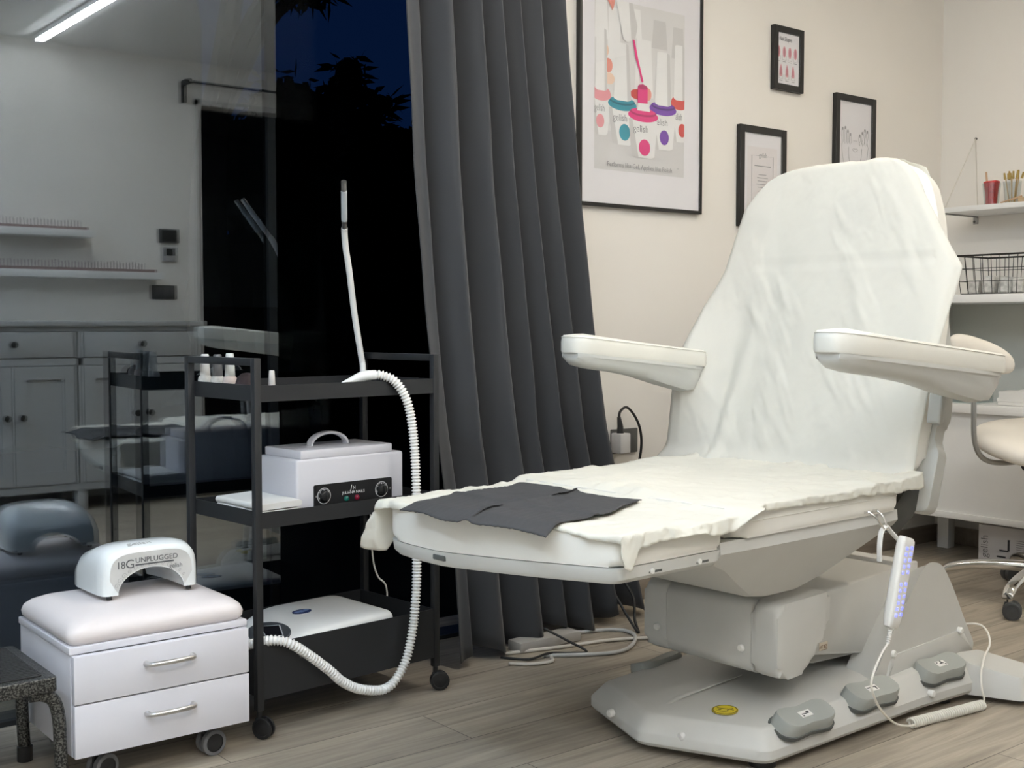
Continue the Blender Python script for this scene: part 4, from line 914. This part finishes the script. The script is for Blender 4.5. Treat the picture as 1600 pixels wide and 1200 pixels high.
tube(bm, cp, .0026, 8); tube(bm, hel, .0026, 7); tube(bm, up_[1:], .0026, 8); obj('coiled_cord', bm, mat('cord_white', (.80, .77, .70), .45), t, 180)
# ================================================================ pictures on the back wall
WY = WALL
def PW_(x, z, k=0): return (x, WY-.0105-.00025*k, z)
def poly(bm, pts, layer, mi):
    vs = [bm.verts.new((x, WY-.0128-.00012*layer, z)) for x, z in pts]; f = bm.faces.new(vs); f.material_index = mi
def ell(cx, cz, rx, rz, n=24): return [(cx+rx*math.cos(2*math.pi*k/n), cz+rz*math.sin(2*math.pi*k/n)) for k in range(n)]
gl = glassy('picture_glass', (1, 1, 1), .045)
def picture(name, label, x0, x1, z0, z1, fw, fd=.0195):
    t = thing(name, label, 'picture', ((x0+x1)/2, WY, z0))
    bm = NB(); y = WY-fd
    box(bm, (x0, y, z0), (x0+fw, WY-.001, z1), .001, 1); box(bm, (x1-fw, y, z0), (x1, WY-.001, z1), .001, 1); box(bm, (x0+fw, y, z0), (x1-fw, WY-.001, z0+fw), .001, 1); box(bm, (x0+fw, y, z1-fw), (x1-fw, WY-.001, z1), .001, 1)
    obj('frame', bm, blackfr, t)
    bm = NB(); box(bm, (x0+fw, WY-.0125, z0+fw), (x1-fw, WY-.001, z1-fw)); mt = obj('mat_board', bm, paper, t)
    bm = NB(); box(bm, (x0+fw, WY-.0190, z0+fw), (x1-fw, WY-.0180, z1-fw)); obj('glass', bm, gl, t, None)
    return t
def pm(n, c): return mat('print_'+n, c, .6)
t = picture('framed_poster', 'large framed poster of nail polish bottles beside the curtain', 2.452, 2.999, 1.263, 2.02, .0105)
PM = [pm('bg', (.70, .685, .675)), pm('floor', (.64, .625, .62)), pm('white', (.80, .79, .78)), pm('shade', (.60, .585, .575)), pm('teal', (.015, .27, .36)), pm('pink', (.72, .02, .20)), pm('purple', (.16, .035, .36)), pm('rose', (.74, .30, .33)), pm('red', (.60, .055, .045)), pm('coral', (.75, .28, .22)), pm('ltext', (.25, .25, .26)), pm('dteal', (.005, .14, .20)), pm('dpink', (.45, .005, .12)), pm('dpurple', (.07, .01, .18)), pm('peach', (.80, .58, .45))]
bm = NB(); IX0, IX1, IZ0, IZ1 = 2.517, 2.916, 1.378, 1.905
poly(bm, [(IX0, IZ0), (IX1, IZ0), (IX1, IZ1), (IX0, IZ1)], 0, 0); poly(bm, [(IX0, IZ0), (IX1, IZ0), (IX1, 1.50), (IX0, 1.50)], 1, 1)
def clip(pts):
    return [(min(max(x, IX0), IX1), min(max(z, IZ0), IZ1)) for x, z in pts]
def P_(pts, l, m): poly(bm, clip(pts), l, m)
for x, z0, z1, w in ((2.60, 1.66, 1.88, .05), (2.73, 1.62, 1.80, .07), (2.80, 1.78, 1.87, .06), (2.885, 1.76, 1.86, .05), (2.545, 1.78, 1.90, .05), (2.69, 1.80, 1.89, .05)): P_([(x-w*.6, z0), (x+w*.6, z0), (x+w*.45, z1), (x-w*.45, z1)], 2, 2 if x < 2.8 else 3)
P_(ell(2.575, 1.70, .018, .022), 3, 9); P_(ell(2.565, 1.745, .012, .018), 3, 14); P_(ell(2.58, 1.66, .022, .018), 3, 14); P_(ell(2.70, 1.625, .03, .016), 3, 8); P_(ell(2.748, 1.63, .016, .02), 3, 9)
def pbottle(x, zb, zs, zt_, wb_, ws, wc0, wc1, dot, col, dk_, lay, tx=True, cap=True):
    P_([(x-wb_*.5, zb+.006), (x-wb_*.35, zb), (x+wb_*.35, zb), (x+wb_*.5, zb+.006), (x+ws*.48, zs-.035), (x-ws*.48, zs-.035)], lay, 2)
    P_([(x-wb_*.5, zb+.006), (x-wb_*.35, zb), (x-wb_*.2, zb), (x-ws*.36, zs-.035), (x-ws*.48, zs-.035)], lay+1, 3)
    P_(ell(x, zs-.022, ws*.5, .020), lay+1, col); P_(ell(x, zs-.012, ws*.44, .013), lay+2, dk_); P_(ell(x, zs-.009, ws*.40, .010), lay+3, col)
    if cap: P_([(x-wc0*.5, zs-.006), (x-wc0*.3, zs-.011), (x+wc0*.3, zs-.011), (x+wc0*.5, zs-.006), (x+wc1*.5, zt_-.004), (x+wc1*.3, zt_), (x-wc1*.3, zt_), (x-wc1*.5, zt_-.004)], lay+4, 2)
    if cap: P_([(x+wc0*.28, zs-.011), (x+wc0*.5, zs-.006), (x+wc1*.5, zt_-.004), (x+wc1*.28, zt_)], lay+5, 3)
    P_(ell(x+dot[0], dot[1], dot[2], dot[3]), lay+4, col)
    if tx: text(bm, 'gelish', .031, frame((x-ws*.335, WY-.0128-.00012*(lay+5)-.0001, zs-.074), (1, 0, 0), (0, -1, 0)), .00003, mi=10, xs=.92*ws/.125)
pbottle(2.545, 1.483, 1.630, 1.81, .055, .085, .05, .042, (-.004, 1.526, .017, .021), 7, 7, 5)
pbottle(2.892, 1.492, 1.638, 1.805, .058, .082, .052, .044, (.014, 1.531, .018, .022), 8, 8, 5)
pbottle(2.635, 1.460, 1.608, 1.776, .088, .124, .076, .050, (.010, 1.500, .024, .026), 4, 11, 12)
pbottle(2.816, 1.460, 1.612, 1.772, .090, .124, .074, .058, (.006, 1.500, .021, .024), 6, 13, 12)
pbottle(2.726, 1.427, 1.582, 1.60, .102, .134, .05, .05, (.006, 1.460, .0255, .026), 5, 12, 20, True, False)
P_([(2.697, 1.575), (2.756, 1.575), (2.750, 1.600), (2.703, 1.600)], 26, 2); P_([(2.700, 1.598), (2.744, 1.600), (2.744, 1.652), (2.722, 1.660), (2.700, 1.648)], 27, 5); P_(ell(2.722, 1.650, .021, .008), 28, 12)
P_([(2.605, 1.905), (2.676, 1.905), (2.698, 1.835), (2.688, 1.795), (2.655, 1.782), (2.637, 1.788)], 22, 2); P_([(2.66, 1.905), (2.676, 1.905), (2.698, 1.835), (2.688, 1.795), (2.672, 1.788)], 23, 3)
P_([(2.677, 1.793), (2.686, 1.792), (2.701, 1.738), (2.716, 1.694), (2.726, 1.668), (2.721, 1.664), (2.715, 1.668), (2.706, 1.700), (2.690, 1.737)], 24, 5)
P_([(2.562, 1.905), (2.600, 1.905), (2.598, 1.890), (2.590, 1.869), (2.580, 1.885)], 24, 9)
text(bm, 'Performs like Gel, Applies like Polish', .0212, frame((2.567, WY-.0175, 1.3895), (1, 0, 0), (0, -1, 0)), .00003, mi=10, xs=.915)
text(bm, 'TM', .006, frame((2.879, WY-.0175, 1.402), (1, 0, 0), (0, -1, 0)), .00003, mi=10)
obj('print', bm, PM, t, None)
FRM = lambda x, z, k=3: frame((x, WY-.0130-.00012*k, z), (1, 0, 0), (0, -1, 0))
def line(bm, pts, r=.0006, k=3, mi=0): tube(bm, [(x, WY-.0130-.00012*k, z) for x, z in pts], r, 5, mi=mi)
t = picture('framed_print', 'small black-framed nail shapes chart, topmost of the small frames', 3.364, 3.528, 1.7235, 1.9465, .022)
bm = NB(); text(bm, 'Nail Shapes', .0225, FRM(3.396, 1.897), .00003, mi=0, xs=.66, shear=.25)
for i in range(7):
    x = (3.394+i*.0307) if i < 4 else (3.407+(i-4)*.0335); z = 1.858 if i < 4 else 1.792; r = .0105
    sh = ell(x, z, r*.85, .020, 20) if i < 4 else [(x-r*.8, z-.012), (x-r*.5, z-.020), (x+r*.5, z-.020), (x+r*.8, z-.012), (x+r*.7, z+.004), (x+r*.25, z+.019), (x, z+.024), (x-r*.25, z+.019), (x-r*.7, z+.004)]
    poly(bm, [(max(a, 3.388), b) for a, b in sh], 2, 1); sh2 = [(max(x+(a-x)*.45, 3.388), z+(b-z)*.75) for a, b in sh]; poly(bm, sh2, 3, 2)
    line(bm, [(max(x-r, 3.388), z-.012), (max(x-r, 3.388), z-.028), (x+r, z-.028), (x+r, z-.012)], .0003); 
    line(bm, [(max(x-.008, 3.388), z-.034), (x+.008, z-.034)], .0007)
obj('print', bm, [inkm, pm('nail_pink', (.66, .30, .34)), pm('nail_rose', (.45, .16, .20))], t, None)
t = picture('framed_print', 'black-framed certificate half hidden behind the backrest, nearest the poster', 3.189, 3.437, 1.235, 1.583, .024)
bm = NB(); poly(bm, [(3.232, 1.28), (3.392, 1.28), (3.392, 1.513), (3.232, 1.513)], 1, 1)
line(bm, [(3.300, 1.483), (3.256, 1.483), (3.256, 1.30), (3.370, 1.30), (3.370, 1.483), (3.340, 1.483)], .0006, 2)
text(bm, 'gelish', .024, FRM(3.294, 1.478), .00003, mi=0, xs=.8)
for i, (w_, z) in enumerate([(.085, 1.448), (.040, 1.418), (.055, 1.407), (.05, 1.396), (.062, 1.385), (.05, 1.374), (.045, 1.36), (.055, 1.345), (.05, 1.33)]): line(bm, [(3.313-w_/2, z), (3.313+w_/2, z)], .0009 if i else .0012)
obj('print', bm, [greyink, pm('cert', (.74, .70, .70))], t, None)
t = picture('framed_print', 'black-framed line drawing of hands, the rightmost frame on the wall', 3.721, 3.969, 1.42, 1.7525, .024)
bm = NB()
line(bm, [(p.x, p.y) for p in smooth_pts([(3.805, 1.56, 0), (3.81, 1.515, 0), (3.845, 1.475, 0), (3.88, 1.515, 0), (3.888, 1.56, 0)], 5)], .0006)
line(bm, [(p.x, p.y) for p in smooth_pts([(3.828, 1.552, 0), (3.838, 1.557, 0), (3.845, 1.554, 0), (3.852, 1.557, 0), (3.862, 1.552, 0), (3.845, 1.545, 0), (3.828, 1.552, 0)], 4)], .0006); line(bm, [(3.834, 1.586), (3.858, 1.586)], .0006)
for s, cx in ((1, 3.79), (-1, 3.90)):
    for q in range(4):
        x = cx+s*(q*.016-.022); zt_ = 1.622+.012*math.sin(q*1.3+.6)
        line(bm, [(p.x, p.y) for p in smooth_pts([(x-s*.002, 1.57, 0), (x-.006, zt_-.02, 0), (x-.004, zt_, 0), (x+.003, zt_, 0), (x+.005, zt_-.02, 0), (x+s*.006, 1.575, 0)], 4)], .0005)
        poly(bm, ell(x, zt_-.004, .003, .006, 10), 2, 0)
    line(bm, [(p.x, p.y) for p in smooth_pts([(cx-s*.028, 1.57, 0), (cx-s*.020, 1.52, 0), (cx-s*.004, 1.48, 0)], 4)], .0005)
obj('print', bm, [mat('sketch_ink', (.30, .30, .31), .7)], t, None)
# wall outlet with plugs behind the curtain edge
t = thing('wall_socket', 'dark wall socket half hidden by the curtain above the leg rest', 'socket', (2.655, WY, .50))
bm = NB(); box(bm, (2.60, WY-.010, .485), (2.715, WY-.0005, .563), .003); obj('plate', bm, mat('socket_grey', (.09, .09, .085), .45), t)
t = thing('charger_plug', 'white charger and black lead plugged into the dark wall socket', 'plug', (2.625, WY-.03, .50))
bm = NB(); box(bm, (2.595, WY-.055, .490), (2.640, WY-.0105, .553), .004); obj('charger', bm, mat('pale_plug', (.55, .54, .53), .4), t)
bm = NB(); tube(bm, [(2.612, WY-.035, .553), (2.612, WY-.035, .575), (2.606, WY-.035, .605)], [.012, .010, .006], 10); tube(bm, smooth_pts([(2.606, WY-.035, .60), (2.612, WY-.035, .622), (2.640, WY-.035, .634), (2.675, WY-.035, .605), (2.700, WY-.035, .56), (2.705, WY-.035, .50), (2.69, WY-.03, .40), (2.67, WY-.03, .2), (2.655, WY-.035, .006)], 6), .0042, 8); obj('lead', bm, darkp, t)
# ---------------------------------------------------------------- cables on the floor by the curtain
def cable(pts, r, m, label, nm='power_cable', n=8): 
    bm = NB(); tube(bm, smooth_pts(pts, n), r, 8); tag(obj(nm, bm, m, smooth=180), label, 'cable', 'cables on the floor by the curtain')
cw = mat('cable_white', (.66, .62, .56), .5); ck = mat('cable_black', (.012, .012, .012), .5)
cable([(1.98, 2.52, .005), (2.16, 2.47, .006), (2.30, 2.44, .006), (2.44, 2.36, .006), (2.56, 2.22, .006), (2.64, 2.02, .006), (2.72, 1.93, .012)], .005, cw, 'white power cable running from the curtain to the chair base')
cable([(2.05, 2.44, .005), (2.15, 2.37, .006), (2.24, 2.34, .006), (2.33, 2.38, .006), (2.40, 2.46, .006), (2.37, 2.53, .006), (2.2, 2.58, .006)], .0055, mat('cable_grey', (.50, .50, .49), .5), 'pale grey cable looping out from under the curtain hem')
cable([(1.95, 2.50, .004), (2.00, 2.44, .004), (2.06, 2.43, .012), (2.12, 2.42, .004), (2.17, 2.40, .004), (2.14, 2.45, .03), (2.10, 2.50, .06)], .0035, ck, 'thin black cable tangled below the middle of the curtain hem')
cable([(1.93, 2.44, .005), (1.97, 2.40, .005), (2.03, 2.385, .005), (2.06, 2.42, .005)], .0045, cw, 'short white cable end showing below the left curtain fold')
cable([(2.44, 2.60, .12), (2.43, 2.52, .05), (2.425, 2.46, .004), (2.45, 2.50, .03), (2.50, 2.56, .08), (2.50, 2.62, .14)], .0042, ck, 'black lead hanging in a V below the right end of the curtain')
bm = NB(); box(bm, (2.02, 2.50, .001), (2.24, 2.56, .030), .005); tag(obj('power_strip', bm, mat('strip_pale', (.42, .40, .37), .5)), 'pale power strip on the floor half hidden behind the curtain', 'power strip')
bm = NB(); tube(bm, smooth_pts([(1.640, 2.655, .46), (1.645, 2.66, .36), (1.652, 2.662, .28), (1.665, 2.66, .235), (1.690, 2.655, .19), (1.70, 2.69, .006)], 6), .0024, 8); tag(obj('thin_cable', bm, mat('cord_white', (.80, .77, .70), .45), smooth=180), 'thin white cable hanging behind the trolley by its right rear post', 'cable')
# ================================================================ right wall: shelf, hutch desk, stool
SX = 4.20
t = thing('hanging_shelf', 'white shelf on thin cords high on the right wall', 'shelf', (4.32, 2.1, 1.322))
bm = NB(); box(bm, (SX, 1.45, 1.325), (RIGHT, 2.602, 1.345), .002); obj('board', bm, white, t)
bm = NB(); tube(bm, [(RIGHT-.006, 2.615, 1.634), (SX+.015, 2.606, 1.345)], .0018, 6); tube(bm, [(RIGHT-.006, 2.615, 1.634), (RIGHT-.006, 2.60, 1.345)], .0018, 6); obj('cord', bm, mat('cord_beige', (.60, .56, .50), .8), t)
bm = NB(); box(bm, (SX-.002, 2.602, 1.320), (RIGHT, 2.606, 1.328)); box(bm, (RIGHT-.004, 2.600, 1.295), (RIGHT-.0005, 2.620, 1.345)); obj('bracket', bm, mat('bracket_grey', (.35, .34, .33), .4), t)
for z in (1.634, 1.305):
    bm = NB(); lathe(bm, [(.005, 0), (.005, -.005), (0, -.006)], (RIGHT-.001, 2.615, z), 'x', 10); obj('screw', bm, mat('screw_dark', (.12, .12, .12), .4, metal=.6), t)
gt = glassy('cup_glass', (.90, .91, .90), .10)
def cup(x, y, fill, label, red):
    t = thing('glass_cup', label, 'cup', (x, y, 1.3455))
    bm = NB(); lathe(bm, [(.026, 0), (.034, .085), (.032, .085), (.0245, .004), (0, .004)], (x, y, 1.3455), 'z', 24); obj('glass', bm, gt, t)
    bm = NB()
    if red:
        lathe(bm, [(.020, .005), (.024, .05), (.029, .088), (.026, .092), (0, .088)], (x, y, 1.3455), 'z', 14)
        for v_ in bm.verts: v_.co += Vector((random.uniform(-.002, .002), random.uniform(-.002, .002), random.uniform(-.002, .003)))
        obj('red_fill', bm, mat('red_fill', (.62, .035, .035), .5, bump=.8, bscale=120, vary=.4, vscale=90), t)
        bm = NB(); tube(bm, [(x, y+.012, 1.37), (x+.004, y+.026, 1.475)], .004, 8); obj('wooden_stick', bm, mat('stick', (.50, .33, .20), .6), t)
    else:
        rnd = random.Random(4)
        for k in range(9):
            dx, dy = rnd.uniform(-.016, .016), rnd.uniform(-.020, .016); tube(bm, [(x+dx*.6, y+dy*.6, 1.351), (x+dx*1.4, y+dy*1.5, 1.44)], .002, 6)
        obj('brush_handle', bm, mat('stick_gold', (.55, .36, .14), .5), t); bm = NB()
        for k in range(9):
            dx, dy = rnd.uniform(-.02, .02), -.030+.06*k/8; tube(bm, [(x+dx, y+dy, 1.44), (x+dx*1.3, y+dy*1.15, 1.466+rnd.uniform(-.006, .008))], [.005, .0035], 6)
        obj('brush_tip', bm, mat('brush_gold', (.36, .25, .07), .6), t)
cup(4.275, 2.448, None, 'glass cup packed with red on the upper shelf, nearest the room corner', True)
cup(4.275, 2.365, None, 'glass cup of gold-tipped brushes on the upper shelf beside the red one', False)
t = thing('bamboo_tray', 'flat bamboo tray at the front of the upper shelf', 'tray', (4.27, 2.02, 1.3455))
bm = NB(); box(bm, (4.215, 1.80, 1.3455), (4.40, 2.31, 1.3535), .002); obj('board', bm, mat('bamboo', (.55, .40, .24), .5, vary=.2, vscale=5, bstretch=(20, 1, 20)), t)
bm = NB(); box(bm, (4.215, 1.80, 1.3536), (4.222, 2.31, 1.362), .001); box(bm, (4.393, 1.80, 1.3536), (4.40, 2.31, 1.362), .001); obj('rim', bm, mat('bamboo', (.55, .40, .24), .5), t)
bm = NB(); tube(bm, [(4.23, 2.385, 1.3495), (4.225, 2.30, 1.3665)], [.0025, .004], 8); tag(obj('wooden_stick', bm, mat('stick', (.50, .33, .20), .6)), 'loose wooden stick propped on the bamboo tray', 'stick')
# hutch desk
DF, DY1, DY0 = 4.02, 2.72, 1.15
t = thing('hutch_desk', 'white desk with a tall hutch shelf along the right wall', 'desk', (4.23, 1.95, 0))
hp_ = mat('hutch_back', (.62, .63, .58), .4)
bm = NB(); box(bm, (DF-.015, DY0, .572), (RIGHT-.012, DY1, .604), .002); obj('desktop', bm, white, t)
bm = NB(); box(bm, (DF+.01, DY0, .20), (DF+.028, DY1-.02, .5715)); obj('front_panel', bm, white, t)
bm = NB(); box(bm, (DF, DY0, .176), (RIGHT-.016, DY1-.01, .1995), .002); obj('bottom_board', bm, white, t)
bm = NB(); box(bm, (DF+.029, DY1-.03, .20), (RIGHT-.016, DY1-.012, .5715)); sp_ = obj('side_panel', bm, white, t)
bm = NB(); box(bm, (4.05, DY1-.02, .6045), (RIGHT-.012, DY1-.002, .974)); sd_ = obj('hutch_side', bm, hp_, t)
for z in (.90, .935):
    bm = NB(); lathe(bm, [(.004, 0), (.004, -.002), (0, -.002)], (4.40, DY1-.0205, z), 'y', 10); obj('peg_hole', bm, darkp, sd_)
bm = NB(); box(bm, (RIGHT-.011, DY0, .6045), (RIGHT-.003, DY1-.002, .974)); obj('hutch_back', bm, hp_, t)
bm = NB(); box(bm, (4.02, DY0, .9745), (RIGHT-.003, DY1, 1.005), .002); obj('hutch_shelf', bm, white, t)
for x, y in ((4.345, 2.655), (4.06, 1.2), (4.345, 1.2), (4.06, 2.69)):
    if (x, y) == (4.06, 2.69): continue
    bm = NB(); box(bm, (x-.024, y-.024, 0), (x+.024, y+.024, .1755), .002); obj('leg', bm, white, t)
# wire basket with small packets
t = thing('wire_basket', 'black wire basket on the hutch shelf behind the chair back', 'basket', (4.17, 2.31, 1.0055))
bm = NB(); bx0, bx1, by0, by1, bz0, bz1 = 4.06, 4.28, 2.185, 2.46, 1.0075, 1.148
def rect(k, z): 
    e = .014*k; return [(bx0+.014-e, by0+.014-e, z), (bx1-.014+e, by0+.014-e, z), (bx1-.014+e, by1-.014+e, z), (bx0+.014-e, by1-.014+e, z), (bx0+.014-e, by0+.014-e, z)]
for k, r in ((0, .0016), (.33, .0013), (.66, .0013), (1, .0034)):
    q = rect(k, bz0+(bz1-bz0)*k); 
    for a, b in zip(q, q[1:]): tube(bm, [a, b], r, 6)
for i in range(9):
    f_ = i/8
    for (xa, ya, xb, yb) in ((bx0, by0, bx0, by1), (bx1, by0, bx1, by1), (bx0, by0, bx1, by0), (bx0, by1, bx1, by1)):
        if xa != xb and i % 2: continue
        x, y = xa+(xb-xa)*f_, ya+(yb-ya)*f_; cx, cy = (bx0+bx1)/2, (by0+by1)/2
        tube(bm, [(cx+(x-cx)*.885, cy+(y-cy)*.90, bz0), (x, y, bz1)], .0013, 6)
    tube(bm, [(bx0+.014, by0+.014+(by1-by0-.028)*f_, bz0), (bx1-.014, by0+.014+(by1-by0-.028)*f_, bz0)], .0012, 6)
obj('wire_frame', bm, mat('wire_black', (.012, .011, .010), .5), t)
for i, (y, h, c) in enumerate(((2.415, .050, (.62, .61, .58)), (2.355, .064, (.72, .71, .68)), (2.295, .058, (.66, .66, .64)), (2.24, .052, (.70, .69, .66)))):
    bm = NB(); box(bm, (4.10, y-.022, 1.0095), (4.22, y+.022, 1.0095+h), .006, 2)
    for v_ in bm.verts: v_.co += Vector((random.uniform(-.004, .004),)*1+(random.uniform(-.004, .004), 0))
    tag(obj('sachet', bm, mat('sachet%d' % i, c, .35, vary=.3, vscale=60)), 'pale sachet standing in the black wire basket, '+('leftmost', 'second from the left', 'third from the left', 'rightmost')[i], 'packet', 'sachets in the wire basket')
bm = NB(); box(bm, (4.08, 2.115, 1.0055), (4.18, 2.176, 1.030), .009, 3); tag(obj('pouch', bm, mat('pouch_grey', (.24, .26, .26), .35)), 'small slate grey pouch on the hutch shelf right of the wire basket', 'pouch')
# glass holders and folded towel on the desk top
for i, (y, label) in enumerate(((2.53, 'clear glass holder on the desk top behind the right armrest, the leftmost'), (2.42, 'clear glass holder on the desk top, just left of the folded towel'))):
    t = thing('glass_holder', label, 'holder', (4.12, y, .6045))
    for k, (a, b) in enumerate((((4.05, y-.045), (4.053, y+.045)), ((4.187, y-.045), (4.19, y+.045)), ((4.053, y-.045), (4.187, y-.042)), ((4.053, y+.042), (4.187, y+.045)))):
        bm = NB(); box(bm, (a[0], a[1], .6085), (b[0], b[1], .668)); obj('pane', bm, gt, t, None)
    bm = NB(); box(bm, (4.05, y-.045, .6045), (4.19, y+.045, .608)); obj('base', bm, mat('holder_base', (.45, .52, .50), .2), t)
bm = NB()
for k in range(4):
    z = .6055+k*.0125; rings = []
    for i in range(11):
        x = 4.06+.016*i; rings.append([(x, 2.20+p[0]*(1+.06*math.sin(k*2+i*.5)), z+p[1]*(1+.12*math.sin(i*1.1+k))) for p in rrect(-.085, 0, .085, .0118, .0055, 4)])
    loft(bm, rings)
tag(obj('folded_towel', bm, mat('towel', (.74, .73, .70), .95), smooth=60), 'folded white towel on the desk top behind the stool', 'towel')
# carton under the desk
t = thing('carton', 'white printed carton lying under the desk', 'box', (4.23, 2.28, 0))
bm = NB(); box(bm, (4.165, 2.055, .0005), (4.40, 2.410, .145), .002); obj('box', bm, mat('carton_white', (.66, .64, .64), .55), t)
CFm = lambda y, z: frame((4.1645, y, z), (0, -1, 0), (-1, 0, 0))
bm = NB(); text(bm, 'gelish', .040, frame((4.1645, 2.372, .022), (0, 0, 1), (-1, 0, 0)), .0002, xs=.95); cgm = mat('carton_grey', (.20, .19, .19), .6); obj('lettering', bm, cgm, t)
def cb(bm, y0, y1, z0, z1): box(bm, (4.1638, y0, z0), (4.1648, y1, z1))
bm = NB(); cb(bm, 2.285, 2.293, .058, .100); cb(bm, 2.290, 2.325, .054, .060); cb(bm, 2.300, 2.335, .030, .036); obj('product_picture', bm, inkm, t)
bm = NB()
for i in range(6): cb(bm, 2.20, 2.26, .06+i*.008, .0615+i*.008); cb(bm, 2.13, 2.18, .05+i*.009, .0515+i*.009)
cb(bm, 2.265, 2.285, .026, .032); cb(bm, 2.235, 2.255, .024, .032); obj('small_print', bm, cgm, t)
bm = NB(); lathe(bm, [(.017, 0), (.017, -.0008), (.012, -.0008), (.012, 0)], (4.1645, 2.088, .102), 'x', 24, cap=False); lathe(bm, [(.006, 0), (.006, -.0008), (0, -.0008)], (4.1645, 2.088, .102), 'x', 14); obj('round_emblem', bm, inkm, t)
# saddle stool
SC = Vector((3.735, 1.93, 0))
t = thing('stool', 'white saddle stool with a small backrest and chrome five-star base by the desk', 'stool', SC)
for k in range(5):
    a = R(45+72*k); d_ = Vector((math.cos(a), math.sin(a), 0)); pr = smooth_pts([SC+Vector((0, 0, .110)), SC+d_*.08+Vector((0, 0, .112)), SC+d_*.20+Vector((0, 0, .106)), SC+d_*.29+Vector((0, 0, .088)), SC+d_*.32+Vector((0, 0, .066))], 6)
    bm = NB(); n_ = d_.cross(Vector((0, 0, 1))); rings = []
    for i, p in enumerate(pr):
        f_ = i/(len(pr)-1); w_, h_ = .026-.009*f_, .019-.007*f_
        rings.append([p+n_*q[0]+Vector((0, 0, q[1])) for q in rrect(-w_, -h_, w_, h_, min(w_, h_)*.8, 3)])
    loft(bm, rings); ar = obj('base_arm', bm, chrome, t, 60)
    q = SC+d_*.315; caster(ar, q.x, q.y, .028, .062, turn=a+1.9, wd=.044, ring=mat('castor_grey', (.05, .052, .054), .45))
bm = NB(); lathe(bm, [(.034, .085), (.036, .13), (.028, .15), (.026, .30), (.016, .301), (.016, .47)], SC, 'z', 20); obj('column', bm, chrome, t)
bm = NB(); box(bm, (SC.x-.08, SC.y-.08, .466), (SC.x+.08, SC.y+.08, .482), .004); tube(bm, smooth_pts([SC+Vector((.02, .02, .474)), SC+Vector((-.06, .01, .468)), SC+Vector((-.125, .0, .452)), SC+Vector((-.14, -.002, .448))], 4), [.006]*8+[.012]*5, 10); obj('mechanism', bm, darkp, t)
bm = NB(); rings = []; n = 40
sd_dir = Vector((.78, -.62, 0)); fw_dir = Vector((.62, .78, 0))
for k_, z in ((.86, .483), (.97, .490), (1.0, .503), (.985, .520), (.93, .537), (.80, .551), (.55, .560), (.28, .562), (.05, .562)):
    r_ = []
    for i in range(n):
        a = 2*math.pi*i/n; x, y = .235*math.cos(a)*k_, .215*math.sin(a)*k_
        zz = z+(.050*(x/.235)**2*(.55) - .020*(1-k_)*0)*(1 if z > .50 else .8)
        q = SC+sd_dir*x+fw_dir*y; r_.append((q.x, q.y, zz))
    rings.append(r_)
rings = [[SC+Vector((0, 0, .50))+Matrix.Rotation(R(13), 3, Vector((.62, -.78, 0)).normalized()) @ (Vector(q)-SC-Vector((0, 0, .50))) for q in r_] for r_ in rings]
loft(bm, rings); obj('saddle_seat', bm, pinkv if False else mat('stool_vinyl', (.80, .76, .69), .42), t, 80, 1)
# backrest pad on a bent bar
BP = Vector((3.489, 2.030, .803))
bar = smooth_pts([SC+Vector((-.06, .03, .462)), SC+Vector((-.15, .07, .455)), SC+Vector((-.205, .100, .470)), SC+Vector((-.230, .116, .52)), SC+Vector((-.235, .120, .62)), SC+Vector((-.235, .120, .80))], 6)
bm = NB(); tube(bm, bar, .0085, 10)
obj('back_bar', bm, mat('bar_grey', (.42, .42, .41), .3, metal=.8), t)
bd_ = Vector((-.62, -.78, 0)); bw = Vector((.78, -.62, 0)); bm = NB(); rings = []
for k_, th in ((.72, -.026), (.94, -.018), (1.0, -.004), (.97, .010), (.80, .022), (.45, .028), (.08, .029)):
    r_ = []
    for i in range(36):
        a = 2*math.pi*i/36; x, z = .105*k_*math.copysign(abs(math.cos(a))**.85, math.cos(a)), .070*k_*math.copysign(abs(math.sin(a))**.8, math.sin(a))
        q = BP+bw*x+bd_*(th+.25*x*x/.105)+Vector((0, 0, z*.72-.33*x)); r_.append(q)
    rings.append(r_)
loft(bm, rings); obj('back_pad', bm, mat('stool_vinyl', (.80, .76, .69), .42), t, 80, 1)
